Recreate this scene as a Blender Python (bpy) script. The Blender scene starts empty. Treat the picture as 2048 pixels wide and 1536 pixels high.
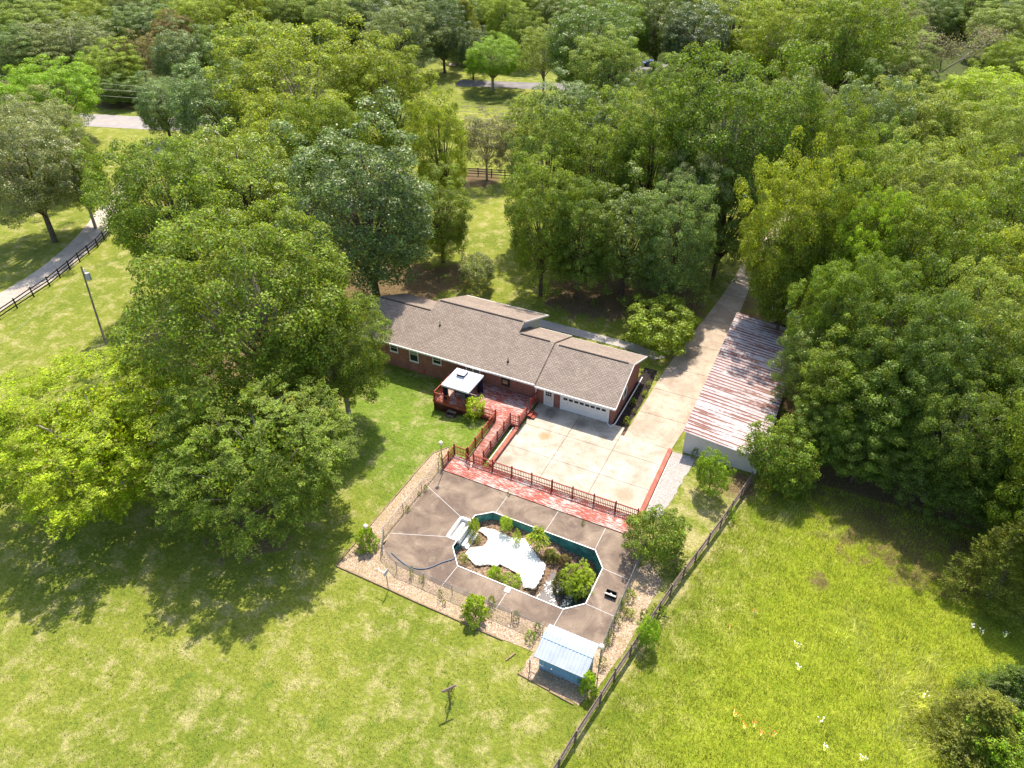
import bpy, math, random
import numpy as np
from mathutils import Vector, Matrix, noise

SC = bpy.context.scene
COL = SC.collection
R = math.radians

# ------------------------------------------------------------------ camera, sky, sun, exposure
FPX, PITCH, YAW, CAMH = 1421.0, 36.5, 26.0, 44.0          # focal length in photo pixels (photo 2048 wide)
cam_d = bpy.data.cameras.new('camera')
cam_d.sensor_width = 36.0
cam_d.lens = 36.0 * FPX / 2048.0
cam_d.clip_start = 0.5
cam_d.clip_end = 6000
cam = bpy.data.objects.new('camera', cam_d)
COL.objects.link(cam)
cam.location = (0, 0, CAMH)
cam.rotation_euler = (R(90 - PITCH), 0, R(YAW))
SC.camera = cam

SUN_EL = 61.0
sdx, sdy = -0.28, 1.0                                    # horizontal direction towards the sun
n_ = math.hypot(sdx, sdy)
SUN = Vector((sdx / n_ * math.cos(R(SUN_EL)), sdy / n_ * math.cos(R(SUN_EL)), math.sin(R(SUN_EL))))
world = bpy.data.worlds.new('World')
SC.world = world
world.use_nodes = True
wn = world.node_tree
bg = wn.nodes['Background']
sky = wn.nodes.new('ShaderNodeTexSky')
sky.sky_type = 'NISHITA'
sky.sun_disc = False
sky.sun_elevation = R(SUN_EL)
sky.sun_rotation = math.atan2(SUN.x, SUN.y)
sky.air_density = 1.0
sky.dust_density = 2.0
sky.ozone_density = 1.0
wn.links.new(sky.outputs[0], bg.inputs[0])
bg.inputs[1].default_value = 0.15
sun_d = bpy.data.lights.new('sun', 'SUN')
sun_d.energy = 4.3
sun_d.angle = R(0.6)
sun_d.color = (1.0, 0.91, 0.77)
sun = bpy.data.objects.new('sun', sun_d)
COL.objects.link(sun)
sun.rotation_euler = SUN.to_track_quat('Z', 'Y').to_euler()
sun.location = (0, 0, 120)
SC.view_settings.view_transform = 'Standard'
SC.view_settings.look = 'None'
SC.view_settings.gamma = 1
SC.view_settings.exposure = 0.86
SC.cycles.max_bounces = 6
SC.cycles.transparent_max_bounces = 12

# where a point seen in the photograph stands, at height z
_p, _y = R(PITCH), R(YAW)
_f = Vector((-math.sin(_y) * math.cos(_p), math.cos(_y) * math.cos(_p), -math.sin(_p)))
_r = Vector((math.cos(_y), math.sin(_y), 0))
_u = _r.cross(_f)

def at(px, py, z=0.0):
    d = _f * FPX + _r * (px - 1024) - _u * (py - 768)
    return Vector((0, 0, CAMH)) + d * ((z - CAMH) / d.z)

# ------------------------------------------------------------------ helpers
def prop(o, label=None, cat=None, group=None, kind=None):
    if label: o['label'] = label
    if cat: o['category'] = cat
    if group: o['group'] = group
    if kind: o['kind'] = kind
    return o

def thing(name, loc, label, cat, group=None, rz=0.0):
    o = bpy.data.objects.new(name, None)
    o.empty_display_size = 0.3
    o.location = loc
    o.rotation_euler = (0, 0, rz)
    COL.objects.link(o)
    return prop(o, label, cat, group)

def rootloc(p):
    v = Vector((0, 0, 0))
    while p is not None:
        v = v + p.location
        p = p.parent
    return v

class MB:
    def __init__(s):
        s.v = []; s.f = []
    def add(s, vs, fs):
        k = len(s.v)
        s.v += [tuple(v) for v in vs]
        s.f += [tuple(i + k for i in f) for f in fs]
        return s
    def box(s, x0, y0, z0, x1, y1, z1):
        return s.add([(x0,y0,z0),(x1,y0,z0),(x1,y1,z0),(x0,y1,z0),(x0,y0,z1),(x1,y0,z1),(x1,y1,z1),(x0,y1,z1)],
                     [(0,3,2,1),(4,5,6,7),(0,1,5,4),(1,2,6,5),(2,3,7,6),(3,0,4,7)])
    def beam(s, a, b, w, h, up=(0,0,1)):
        a, b = Vector(a), Vector(b)
        d = (b - a).normalized()
        upv = Vector(up)
        if abs(d.dot(upv)) > 0.99: upv = Vector((1, 0, 0))
        x = d.cross(upv).normalized() * (w / 2)
        y = x.cross(d).normalized() * (h / 2)
        vs = [a-x-y, a+x-y, a+x+y, a-x+y, b-x-y, b+x-y, b+x+y, b-x+y]
        return s.add(vs, [(0,3,2,1),(4,5,6,7),(0,1,5,4),(1,2,6,5),(2,3,7,6),(3,0,4,7)])
    def tube(s, pts, rad, n=6, cap=True):
        pts = [Vector(p) for p in pts]
        if not hasattr(rad, '__len__'): rad = [rad] * len(pts)
        vs = []; fs = []
        for i, p in enumerate(pts):
            d = (pts[min(i+1, len(pts)-1)] - pts[max(i-1, 0)])
            d = d.normalized() if d.length > 1e-9 else Vector((0, 0, 1))
            up = Vector((0, 0, 1)) if abs(d.z) < 0.9 else Vector((1, 0, 0))
            x = d.cross(up).normalized(); y = x.cross(d)
            for k in range(n):
                a = 2 * math.pi * k / n
                vs.append(p + (x * math.cos(a) + y * math.sin(a)) * rad[i])
        for i in range(len(pts) - 1):
            for k in range(n):
                k2 = (k + 1) % n
                fs.append((i*n+k, i*n+k2, (i+1)*n+k2, (i+1)*n+k))
        if cap:
            fs.append(tuple(range(n - 1, -1, -1)))
            fs.append(tuple((len(pts)-1)*n + k for k in range(n)))
        return s.add(vs, fs)
    def ball(s, c, r, nu=12, nv=8, sz=1.0):
        vs = []; fs = []
        for j in range(nv + 1):
            t = math.pi * j / nv
            for i in range(nu):
                a = 2 * math.pi * i / nu
                vs.append((c[0]+r*math.sin(t)*math.cos(a), c[1]+r*math.sin(t)*math.sin(a), c[2]+r*sz*math.cos(t)))
        for j in range(nv):
            for i in range(nu):
                i2 = (i + 1) % nu
                fs.append((j*nu+i, (j+1)*nu+i, (j+1)*nu+i2, j*nu+i2))
        return s.add(vs, fs)
    def prism(s, poly, z0, z1):
        # poly: list of (x,y) ; z0/z1 numbers or functions of (x,y)
        g0 = z0 if callable(z0) else (lambda x, y: z0)
        g1 = z1 if callable(z1) else (lambda x, y: z1)
        ar = sum(poly[i][0]*poly[(i+1)%len(poly)][1]-poly[(i+1)%len(poly)][0]*poly[i][1] for i in range(len(poly)))
        if ar < 0: poly = list(reversed(poly))
        n = len(poly)
        vs = [(x, y, g0(x, y)) for x, y in poly] + [(x, y, g1(x, y)) for x, y in poly]
        fs = [tuple(range(n-1, -1, -1)), tuple(range(n, 2*n))]
        fs += [(i, (i+1) % n, n+(i+1) % n, n+i) for i in range(n)]
        return s.add(vs, fs)
    def xprism(s, prof, x0, x1):
        # prof: list of (y,z), extruded along x
        n = len(prof)
        ar = sum(prof[i][0]*prof[(i+1)%n][1]-prof[(i+1)%n][0]*prof[i][1] for i in range(n))
        if ar < 0: prof = list(reversed(prof))
        vs = [(x0, y, z) for y, z in prof] + [(x1, y, z) for y, z in prof]
        fs = [tuple(range(n-1, -1, -1)), tuple(range(n, 2*n))]
        fs += [(i, (i+1) % n, n+(i+1) % n, n+i) for i in range(n)]
        return s.add(vs, fs)
    def ring(s, x0, z0, x1, z1, y0, y1, t):
        # rectangular frame standing in an xz plane
        s.box(x0, y0, z0, x0+t, y1, z1); s.box(x1-t, y0, z0, x1, y1, z1)
        s.box(x0+t, y0, z0, x1-t, y1, z0+t); s.box(x0+t, y0, z1-t, x1-t, y1, z1)
        return s
    def build(s, name, m, parent=None, smooth=False):
        off = rootloc(parent) if parent else Vector((0, 0, 0))
        me = bpy.data.meshes.new(name)
        vs = [(v[0]-off.x, v[1]-off.y, v[2]-off.z) for v in s.v]
        me.from_pydata(vs, [], s.f)
        me.materials.append(m)
        if smooth:
            me.polygons.foreach_set('use_smooth', [True] * len(me.polygons))
        me.update()
        o = bpy.data.objects.new(name, me)
        COL.objects.link(o)
        if parent: o.parent = parent
        return o

# ------------------------------------------------------------------ materials
class NT:
    def __init__(s, name):
        s.m = bpy.data.materials.new(name)
        s.m.use_nodes = True
        s.t = s.m.node_tree
        s.b = s.t.nodes['Principled BSDF']
        s.out = s.t.nodes['Material Output']
        s._geo = None
    def n(s, typ, **kw):
        nd = s.t.nodes.new(typ)
        for k, v in kw.items(): setattr(nd, k, v)
        return nd
    def l(s, a, b): s.t.links.new(a, b)
    def val(s, inp, v):
        if hasattr(v, 'is_linked') or hasattr(v, 'links'): s.l(v, inp)
        else: inp.default_value = v
    def pos(s):
        return s.n('ShaderNodeNewGeometry').outputs['Position']
    def vmul(s, vec, xyz):
        nd = s.n('ShaderNodeVectorMath', operation='MULTIPLY')
        s.l(vec, nd.inputs[0]); nd.inputs[1].default_value = xyz
        return nd.outputs[0]
    def noise(s, vec, scale, detail=3, rough=0.55, dist=0.0):
        nd = s.n('ShaderNodeTexNoise')
        s.l(vec, nd.inputs['Vector'])
        nd.inputs['Scale'].default_value = scale
        nd.inputs['Detail'].default_value = detail
        nd.inputs['Roughness'].default_value = rough
        nd.inputs['Distortion'].default_value = dist
        return nd.outputs[0]
    def ramp(s, fac, stops):
        nd = s.n('ShaderNodeValToRGB')
        s.l(fac, nd.inputs[0])
        el = nd.color_ramp.elements
        while len(el) < len(stops): el.new(0.5)
        for e, (p, c) in zip(el, stops):
            e.position = p
            e.color = (c, c, c, 1) if not hasattr(c, '__len__') else (c[0], c[1], c[2], 1)
        return nd.outputs[0]
    def mix(s, fac, a, b, mode='MIX'):
        nd = s.n('ShaderNodeMixRGB', blend_type=mode)
        s.val(nd.inputs[0], fac)
        for i, c in ((1, a), (2, b)):
            if hasattr(c, 'links'): s.l(c, nd.inputs[i])
            else: nd.inputs[i].default_value = (c[0], c[1], c[2], 1)
        return nd.outputs[0]
    def math(s, op, a, b=0.0, c=None):
        nd = s.n('ShaderNodeMath', operation=op)
        s.val(nd.inputs[0], a); s.val(nd.inputs[1], b)
        if c is not None: s.val(nd.inputs[2], c)
        return nd.outputs[0]
    def sep(s, vec):
        nd = s.n('ShaderNodeSeparateXYZ'); s.l(vec, nd.inputs[0]); return nd.outputs
    def comb(s, x, y, z=0.0):
        nd = s.n('ShaderNodeCombineXYZ')
        s.val(nd.inputs[0], x); s.val(nd.inputs[1], y); s.val(nd.inputs[2], z)
        return nd.outputs[0]
    def bump(s, h, strength, dist=0.02):
        nd = s.n('ShaderNodeBump')
        s.l(h, nd.inputs['Height'])
        nd.inputs['Strength'].default_value = strength
        nd.inputs['Distance'].default_value = dist
        s.l(nd.outputs[0], s.b.inputs['Normal'])
    def col(s, c, rough=0.7, spec=0.3, metal=0.0):
        if hasattr(c, 'links'): s.l(c, s.b.inputs['Base Color'])
        else: s.b.inputs['Base Color'].default_value = (c[0], c[1], c[2], 1)
        s.val(s.b.inputs['Roughness'], rough)
        s.b.inputs['Specular IOR Level'].default_value = spec
        s.b.inputs['Metallic'].default_value = metal
        return s.m

def mat_simple(name, c, rough=0.6, spec=0.3, metal=0.0, var=0.15, scale=3.0):
    t = NT(name)
    p = t.pos()
    f = t.noise(p, scale, 4)
    k = t.ramp(f, [(0.3, 1 - var), (0.7, 1 + var * 0.6)])
    return t.col(t.mix(1.0, c, k, 'MULTIPLY'), rough, spec, metal)

def lean(t, n, a, b, lo=0.4, hi=0.6):
    return t.mix(t.ramp(n, [(lo, 0.0), (hi, 1.0)]), a, b)

def mat_ground():
    t = NT('grass_ground')
    p = t.pos()
    x, y, z = t.sep(p)
    warp = t.noise(p, 0.25, 3)
    big = t.noise(p, 0.09, 4, 0.6)
    mid = t.noise(p, 0.6, 6, 0.7, 0.3)
    fine = t.noise(t.vmul(p, (1, 1.25, 1)), 3.2, 5, 0.72)
    ufine = t.noise(p, 11.0, 4, 0.75)
    lawn = lean(t, big, (0.150, 0.190, 0.022), (0.215, 0.240, 0.034), 0.36, 0.62)
    lawn = lean(t, mid, lawn, (0.300, 0.305, 0.070), 0.48, 0.75)
    lawn = t.mix(t.ramp(mid, [(0.28, 0.85), (0.42, 0.0)]), lawn, (0.075, 0.150, 0.018))
    dry = t.noise(p, 0.6, 6, 0.74, 0.25)
    drym = None
    # the mown lawn left of the fence has straw patches; rich green next to the house deck
    nearh = t.math('MULTIPLY', t.ramp(t.math('MULTIPLY_ADD', y, 0.05, -1.55), [(0.0, 0.0), (0.35, 1.0)]),
                   t.ramp(t.math('MULTIPLY_ADD', y, 0.05, -2.1), [(0.55, 1.0), (0.95, 0.0)]))
    nearx = t.ramp(t.math('MULTIPLY_ADD', x, 0.1, 4.2), [(0.0, 0.0), (0.4, 1.0)])
    leftx = t.ramp(t.math('MULTIPLY_ADD', x, 0.1, 0.0), [(0.0, 1.0), (0.05, 0.0)])
    leftx = t.ramp(t.math('MULTIPLY_ADD', x, -0.1, -1.2), [(0.0, 0.0), (0.4, 1.0)])
    rich = t.math('MULTIPLY', t.math('MULTIPLY', nearh, nearx), leftx)
    zx = t.math('MULTIPLY', t.ramp(t.math('MULTIPLY_ADD', x, 0.1, 0.80), [(0.0, 0.0), (0.2, 1.0)]), t.ramp(t.math('MULTIPLY_ADD', y, 0.05, -1.3), [(0.0, 0.0), (0.2, 1.0)]))
    zx = t.math('MULTIPLY', zx, t.ramp(t.math('MULTIPLY_ADD', y, 0.05, -2.3), [(0.3, 1.0), (0.6, 0.0)]))
    side0 = t.math('SUBTRACT', x, t.math('MULTIPLY_ADD', y, 0.187, -9.9))
    zx = t.math('MULTIPLY', zx, t.ramp(side0, [(0.0, 1.0), (0.9, 0.0)]))
    lawn = t.mix(t.math('MULTIPLY', rich, 0.65), lawn, (0.120, 0.205, 0.022))
    drym = t.ramp(t.math('MULTIPLY_ADD', zx, 0.10, dry), [(0.50, 0.0), (0.70, 0.62)])
    straw = t.mix(t.ramp(ufine, [(0.35, 0.0), (0.65, 1.0)]), (0.36, 0.30, 0.15), (0.50, 0.42, 0.24))
    lawn = t.mix(drym, lawn, straw)
    # meadow right of the post and rail fence
    lim = t.math('MULTIPLY_ADD', y, 0.187, -9.9)
    side = t.math('SUBTRACT', x, lim)
    side = t.math('ADD', side, t.math('MULTIPLY', t.math('SUBTRACT', warp, 0.5), 2.2))
    mm = t.ramp(t.math('MULTIPLY_ADD', side, 0.16, -0.05), [(0.0, 0.0), (1.0, 0.9)])
    mead = lean(t, mid, (0.205, 0.256, 0.016), (0.295, 0.338, 0.027), 0.35, 0.65)
    c = t.mix(mm, lawn, mead)
    # bare leaf litter where trees stand, and shade painted on the neighbour lawn (per vertex)
    at_ = t.n('ShaderNodeAttribute'); at_.attribute_name = 'litter'
    lit = t.mix(t.ramp(ufine, [(0.40, 0.0), (0.62, 1.0)]), (0.085, 0.055, 0.032), (0.24, 0.155, 0.095))
    lm = t.math('ADD', at_.outputs['Fac'], t.math('MULTIPLY', t.math('SUBTRACT', mid, 0.5), 1.6))
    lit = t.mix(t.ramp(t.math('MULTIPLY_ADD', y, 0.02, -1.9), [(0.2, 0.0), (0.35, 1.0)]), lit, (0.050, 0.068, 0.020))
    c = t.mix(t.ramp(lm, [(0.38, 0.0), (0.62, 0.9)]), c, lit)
    k = t.ramp(fine, [(0.28, 0.60), (0.50, 1.0), (0.72, 1.38)])
    c = t.mix(1.0, c, k, 'MULTIPLY')
    k2 = t.ramp(ufine, [(0.30, 0.62), (0.5, 1.0), (0.7, 1.34)])
    c = t.mix(1.0, c, k2, 'MULTIPLY')
    h = t.math('ADD', t.math('MULTIPLY', fine, 0.6), ufine)
    t.bump(h, 0.75, 0.14)
    return t.col(c, 0.85, 0.12)

def mat_speckle(name, a, b, c3, scale, rough=0.9, bump=0.6, lo=0.42, hi=0.58):
    t = NT(name)
    p = t.pos()
    v = t.n('ShaderNodeTexVoronoi'); t.l(p, v.inputs['Vector']); v.inputs['Scale'].default_value = scale
    s = t.sep(v.outputs['Color'])[0]
    c = t.mix(t.ramp(s, [(0.15, 0.0), (0.9, 1.0)]), a, b)
    big = t.noise(p, 0.7, 4, 0.65)
    c = t.mix(t.ramp(big, [(lo, 0.0), (hi + 0.12, 0.8)]), c, c3)
    f = t.noise(p, scale * 0.6, 3, 0.7)
    c = t.mix(1.0, c, t.ramp(f, [(0.3, 0.7), (0.7, 1.25)]), 'MULTIPLY')
    t.bump(v.outputs['Distance'], bump, 0.03)
    return t.col(c, rough, 0.2)

def mat_concrete(name, base, light, rust, stain=0.5, spots=()):
    t = NT(name)
    p = t.pos()
    a = t.noise(p, 0.35, 6, 0.65, 0.6)
    b = t.noise(p, 1.3, 6, 0.7, 0.4)
    f = t.noise(p, 9.0, 4, 0.7)
    c = t.mix(t.ramp(a, [(0.35, 0.0), (0.62, 1.0)]), base, light)
    c = t.mix(t.math('MULTIPLY', t.ramp(b, [(0.48, 0.0), (0.72, 1.0)]), stain), c, rust)
    for (sx, sy, sr, sc, sa) in spots:
        vm = t.n('ShaderNodeVectorMath', operation='DISTANCE')
        t.l(p, vm.inputs[0]); vm.inputs[1].default_value = (sx, sy, 0.05)
        dd = t.math('ADD', t.math('MULTIPLY', vm.outputs['Value'], 1.0 / sr), t.math('MULTIPLY', t.math('SUBTRACT', b, 0.5), 1.6))
        c = t.mix(t.ramp(dd, [(0.35, sa), (1.0, 0.0)]), c, sc)
    wv = t.noise(t.vmul(p, (0.35, 3.2, 1)), 1.0, 5, 0.7, 0.4)
    c = t.mix(t.ramp(wv, [(0.55, 0.0), (0.75, 0.35)]), c, rust)
    c = t.mix(1.0, c, t.ramp(f, [(0.3, 0.82), (0.7, 1.12)]), 'MULTIPLY')
    t.bump(f, 0.15, 0.01)
    return t.col(c, 0.85, 0.2)

def mat_pooldeck():
    t = NT('pool_deck_concrete')
    p = t.pos()
    a = t.noise(p, 0.42, 6, 0.62, 0.8)
    b = t.noise(p, 1.6, 6, 0.7, 0.5)
    f = t.noise(p, 14.0, 4, 0.7)
    c = t.mix(t.ramp(a, [(0.40, 0.0), (0.66, 0.85)]), (0.138, 0.100, 0.078), (0.290, 0.222, 0.165))
    c = t.mix(t.ramp(b, [(0.56, 0.0), (0.74, 0.6)]), c, (0.36, 0.285, 0.22))
    c = t.mix(t.ramp(b, [(0.28, 0.5), (0.42, 0.0)]), c, (0.075, 0.057, 0.048))
    c = t.mix(1.0, c, t.ramp(f, [(0.3, 0.86), (0.7, 1.14)]), 'MULTIPLY')
    t.bump(f, 0.12, 0.01)
    return t.col(c, 0.8, 0.25)

def mat_brick(name, c1, c2, mortar, w=0.22, h=0.075, bump=0.3, wear=0.2):
    t = NT(name)
    p = t.pos()
    x, y, z = t.sep(p)
    v = t.comb(t.math('ADD', x, y), z)
    br = t.n('ShaderNodeTexBrick')
    t.l(v, br.inputs['Vector'])
    br.inputs['Color1'].default_value = (*c1, 1)
    br.inputs['Color2'].default_value = (*c2, 1)
    br.inputs['Mortar'].default_value = (*mortar, 1)
    br.inputs['Scale'].default_value = 1.0
    br.inputs['Mortar Size'].default_value = 0.006
    br.inputs['Mortar Smooth'].default_value = 0.2
    br.inputs['Brick Width'].default_value = w
    br.inputs['Row Height'].default_value = h
    n = t.noise(p, 1.2, 5, 0.65)
    c = t.mix(1.0, br.outputs['Color'], t.ramp(n, [(0.3, 1 - wear), (0.7, 1 + wear)]), 'MULTIPLY')
    n2 = t.noise(p, 16, 3, 0.65)
    c = t.mix(1.0, c, t.ramp(n2, [(0.3, .82), (0.7, 1.2)]), 'MULTIPLY')
    return t.col(c, 0.85, 0.15)

def mat_shingle(name, c1, c2):
    t = NT(name)
    p = t.pos()
    x, y, z = t.sep(p)
    v = t.comb(x, t.math('MULTIPLY', y, 1.08))
    br = t.n('ShaderNodeTexBrick')
    t.l(v, br.inputs['Vector'])
    br.inputs['Color1'].default_value = (*c1, 1)
    br.inputs['Color2'].default_value = (*c2, 1)
    br.inputs['Mortar'].default_value = (c1[0]*.42, c1[1]*.40, c1[2]*.40, 1)
    br.inputs['Scale'].default_value = 1.0
    br.inputs['Mortar Size'].default_value = 0.024
    br.inputs['Mortar Smooth'].default_value = 0.4
    br.inputs['Bias'].default_value = -0.1
    br.inputs['Brick Width'].default_value = 0.34
    br.inputs['Row Height'].default_value = 0.165
    n = t.noise(p, 0.7, 5, 0.65)
    c = t.mix(1.0, br.outputs['Color'], t.ramp(n, [(0.3, .88), (0.7, 1.1)]), 'MULTIPLY')
    n2 = t.noise(p, 10, 4, 0.75)
    c = t.mix(1.0, c, t.ramp(n2, [(0.3, .78), (0.7, 1.25)]), 'MULTIPLY')
    return t.col(c, 0.9, 0.15)

def mat_board(name, paint, bare, axis, amount, lo=0.46, hi=0.54, bw=0.14):
    # painted boards running along `axis`, the paint flaked off along the grain
    t = NT(name)
    p = t.pos()
    x, y, z = t.sep(p)
    if axis == 'x': vec = t.comb(x, y); st = (1.5, 10.0, 1)
    else: vec = t.comb(y, x); st = (0.9, 9.0, 1)
    n = t.noise(t.vmul(vec, st), 1.0, 6, 0.7, 0.3)
    area = t.noise(p, 0.45, 3, 0.6)
    m = t.math('ADD', n, t.math('MULTIPLY', t.math('SUBTRACT', area, 0.5), amount))
    c = t.mix(t.ramp(m, [(lo, 0.0), (hi, 1.0)]), paint, bare)
    br = t.n('ShaderNodeTexBrick')
    t.l(vec, br.inputs['Vector'])
    br.inputs['Color1'].default_value = (0.82, 0.82, 0.82, 1)
    br.inputs['Color2'].default_value = (1.12, 1.12, 1.12, 1)
    br.inputs['Mortar'].default_value = (0.25, 0.25, 0.25, 1)
    br.inputs['Scale'].default_value = 1.0
    br.inputs['Mortar Size'].default_value = 0.008
    br.inputs['Brick Width'].default_value = 3.1
    br.inputs['Row Height'].default_value = bw
    c = t.mix(1.0, c, br.outputs['Color'], 'MULTIPLY')
    return t.col(c, 0.75, 0.2)

def mat_rust_roof():
    t = NT('rusty_metal_roof')
    p = t.pos()
    x, y, z = t.sep(p)
    band = t.noise(t.comb(t.math('MULTIPLY', x, 0.22), t.math('MULTIPLY', y, 2.6)), 1.0, 4, 0.55, 0.0)
    fleck = t.noise(t.comb(t.math('MULTIPLY', x, 2.2), t.math('MULTIPLY', y, 6.5)), 1.0, 5, 0.72)
    big = t.noise(p, 0.16, 2, 0.5)
    m = t.math('ADD', t.math('MULTIPLY', band, 0.85), t.math('MULTIPLY', fleck, 0.45))
    m = t.math('ADD', m, t.math('MULTIPLY', t.math('SUBTRACT', big, 0.5), 0.25))
    m = t.math('ADD', m, t.math('MULTIPLY', t.math('SINE', t.math('MULTIPLY', y, 12.4)), 0.085))
    f = t.ramp(m, [(0.645, 0.0), (0.685, 1.0)])
    rust = t.mix(t.ramp(fleck, [(0.35, 0.0), (0.65, 1.0)]), (0.17, 0.070, 0.055), (0.31, 0.165, 0.135))
    galv = t.mix(t.ramp(fleck, [(0.40, 0.0), (0.7, 1.0)]), (0.52, 0.51, 0.53), (0.42, 0.31, 0.28))
    c = t.mix(f, galv, rust)
    return t.col(c, 0.6, 0.3, 0.0)

def mat_leaf(name, rough=0.52, spec=0.30, trans=0.34):
    t = NT(name)
    info = t.n('ShaderNodeObjectInfo')
    geo = t.n('ShaderNodeNewGeometry')
    rnd = geo.outputs['Random Per Island']
    n = t.noise(geo.outputs['Position'], 0.85, 4, 0.65)
    k = t.ramp(n, [(0.34, 0.62), (0.52, 1.0), (0.66, 1.42)])
    k2 = t.ramp(rnd, [(0.0, 0.55), (0.5, 0.95), (0.85, 1.30), (1.0, 2.0)])
    c = t.mix(1.0, t.mix(1.0, info.outputs['Color'], k, 'MULTIPLY'), k2, 'MULTIPLY')
    c = t.mix(t.ramp(n, [(0.50, 0.0), (0.68, 0.35)]), c, t.mix(1.0, c, (1.30, 1.12, 0.60), 'MULTIPLY'))
    hs = t.n('ShaderNodeHueSaturation')
    t.l(c, hs.inputs['Color'])
    t.l(t.math('MULTIPLY_ADD', rnd, 0.045, 0.480), hs.inputs['Hue'])
    c = hs.outputs[0]
    t.col(c, rough, spec)
    tr = t.n('ShaderNodeBsdfTranslucent')
    t.l(t.mix(1.0, c, (1.9, 1.75, 0.75), 'MULTIPLY'), tr.inputs[0])
    mx = t.n('ShaderNodeMixShader'); mx.inputs[0].default_value = trans
    t.l(t.b.outputs[0], mx.inputs[1]); t.l(tr.outputs[0], mx.inputs[2])
    t.l(mx.outputs[0], t.out.inputs[0])
    return t.m

M = {}
M['ground'] = mat_ground()
M['mulch'] = mat_speckle('wood_chip_mulch', (0.25, 0.165, 0.112), (0.54, 0.42, 0.31), (0.30, 0.24, 0.13), 15.0)
M['darkmulch'] = mat_speckle('dark_mulch', (0.012, 0.009, 0.008), (0.05, 0.04, 0.035), (0.03, 0.022, 0.02), 10.0)
M['gravel'] = mat_speckle('gravel', (0.24, 0.22, 0.21), (0.52, 0.49, 0.46), (0.36, 0.32, 0.29), 26.0)
M['pad'] = mat_concrete('pad_concrete', (0.36, 0.312, 0.250), (0.52, 0.465, 0.385), (0.27, 0.20, 0.135), 0.6, ((-19.6, 47.3, 0.75, (0.36, 0.21, 0.09), .75), (-10.4, 43.2, 1.3, (0.33, 0.21, 0.13), .6), (-20.5, 50.6, 1.2, (0.10, 0.09, 0.08), .7), (-17.2, 50.5, 1.0, (0.12, 0.105, 0.095), .6), (-21.5, 42.6, 1.0, (0.22, 0.17, 0.12), .6), (-14.5, 49.5, 0.5, (0.15, 0.12, 0.10), .5)))
M['drive'] = mat_concrete('driveway_concrete', (0.34, 0.272, 0.21), (0.49, 0.41, 0.325), (0.25, 0.17, 0.115), 0.6)
M['drivegrey'] = mat_concrete('grey_drive', (0.17, 0.16, 0.165), (0.24, 0.22, 0.23), (0.12, 0.10, 0.10), 0.4)
M['path'] = mat_concrete('path_concrete', (0.33, 0.31, 0.29), (0.42, 0.39, 0.36), (0.25, 0.22, 0.19), 0.4)
M['gravelroad'] = mat_concrete('gravel_lane', (0.38, 0.33, 0.28), (0.50, 0.45, 0.39), (0.25, 0.19, 0.14), 0.5)
M['asphalt'] = mat_concrete('worn_asphalt', (0.30, 0.27, 0.27), (0.36, 0.33, 0.32), (0.24, 0.21, 0.21), 0.4)
M['deckc'] = mat_pooldeck()
M['brick'] = mat_brick('red_brick', (0.23, 0.085, 0.060), (0.31, 0.125, 0.088), (0.30, 0.22, 0.19))
M['brickred'] = mat_brick('painted_brick', (0.34, 0.10, 0.075), (0.42, 0.15, 0.11), (0.30, 0.13, 0.10))
M['shingle'] = mat_shingle('roof_shingles', (0.27, 0.218, 0.182), (0.36, 0.295, 0.248))
M['ridgecap'] = mat_simple('ridge_cap', (0.07, 0.055, 0.05), 0.8)
M['white'] = mat_simple('white_paint', (0.78, 0.76, 0.73), 0.5, 0.35, 0, 0.06)
M['siding'] = mat_simple('pale_siding', (0.55, 0.55, 0.56), 0.6, 0.3, 0, 0.06)
M['glass'] = mat_simple('window_glass', (0.025, 0.03, 0.035), 0.08, 0.6, 0, 0.1)
M['blind'] = mat_simple('window_blind', (0.30, 0.33, 0.26), 0.6)
M['door'] = mat_simple('door_paint', (0.66, 0.62, 0.55), 0.5, 0.3, 0, 0.05)
M['redwood'] = mat_board('red_painted_wood', (0.30, 0.068, 0.044), (0.42, 0.20, 0.15), 'x', 0.2, 0.55, 0.75)
M['boardx'] = mat_board('flaking_red_boards', (0.37, 0.095, 0.070), (0.54, 0.45, 0.41), 'x', 0.35, 0.50, 0.545)
M['boardramp'] = mat_board('flaking_ramp_boards', (0.34, 0.115, 0.088), (0.46, 0.33, 0.285), 'x', 0.6, 0.47, 0.56)
M['darkwood'] = mat_simple('dark_timber', (0.12, 0.06, 0.04), 0.8)
M['greywood'] = mat_simple('weathered_rail_wood', (0.20, 0.155, 0.125), 0.85, 0.2, 0, 0.35, 5)
M['blackwood'] = mat_simple('black_fence_wood', (0.022, 0.019, 0.018), 0.8)
M['metal'] = mat_simple('dull_metal', (0.24, 0.23, 0.22), 0.5, 0.4, 0.4)
M['black'] = mat_simple('black_metal', (0.012, 0.012, 0.013), 0.5)
M['globe'] = mat_simple('lamp_globe', (0.86, 0.76, 0.60), 0.25, 0.5, 0, 0.04)
M['bark'] = mat_simple('bark', (0.13, 0.10, 0.08), 0.95, 0.1, 0, 0.4, 4)
M['palebark'] = mat_simple('pale_bark', (0.34, 0.29, 0.24), 0.9, 0.1, 0, 0.3, 4)
M['leaf'] = mat_leaf('leaves')
M['leafgloss'] = mat_leaf('glossy_leaves', 0.44, 0.55, 0.30)
M['teal'] = mat_simple('teal_liner', (0.060, 0.250, 0.225), 0.6, 0.3, 0, 0.55, 1.9)
M['foam'] = mat_simple('white_sheet', (0.80, 0.80, 0.76), 0.7, 0.2, 0, 0.12, 3)
M['mud'] = mat_speckle('pool_mud', (0.12, 0.075, 0.05), (0.38, 0.27, 0.19), (0.20, 0.12, 0.07), 8.0)
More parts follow.
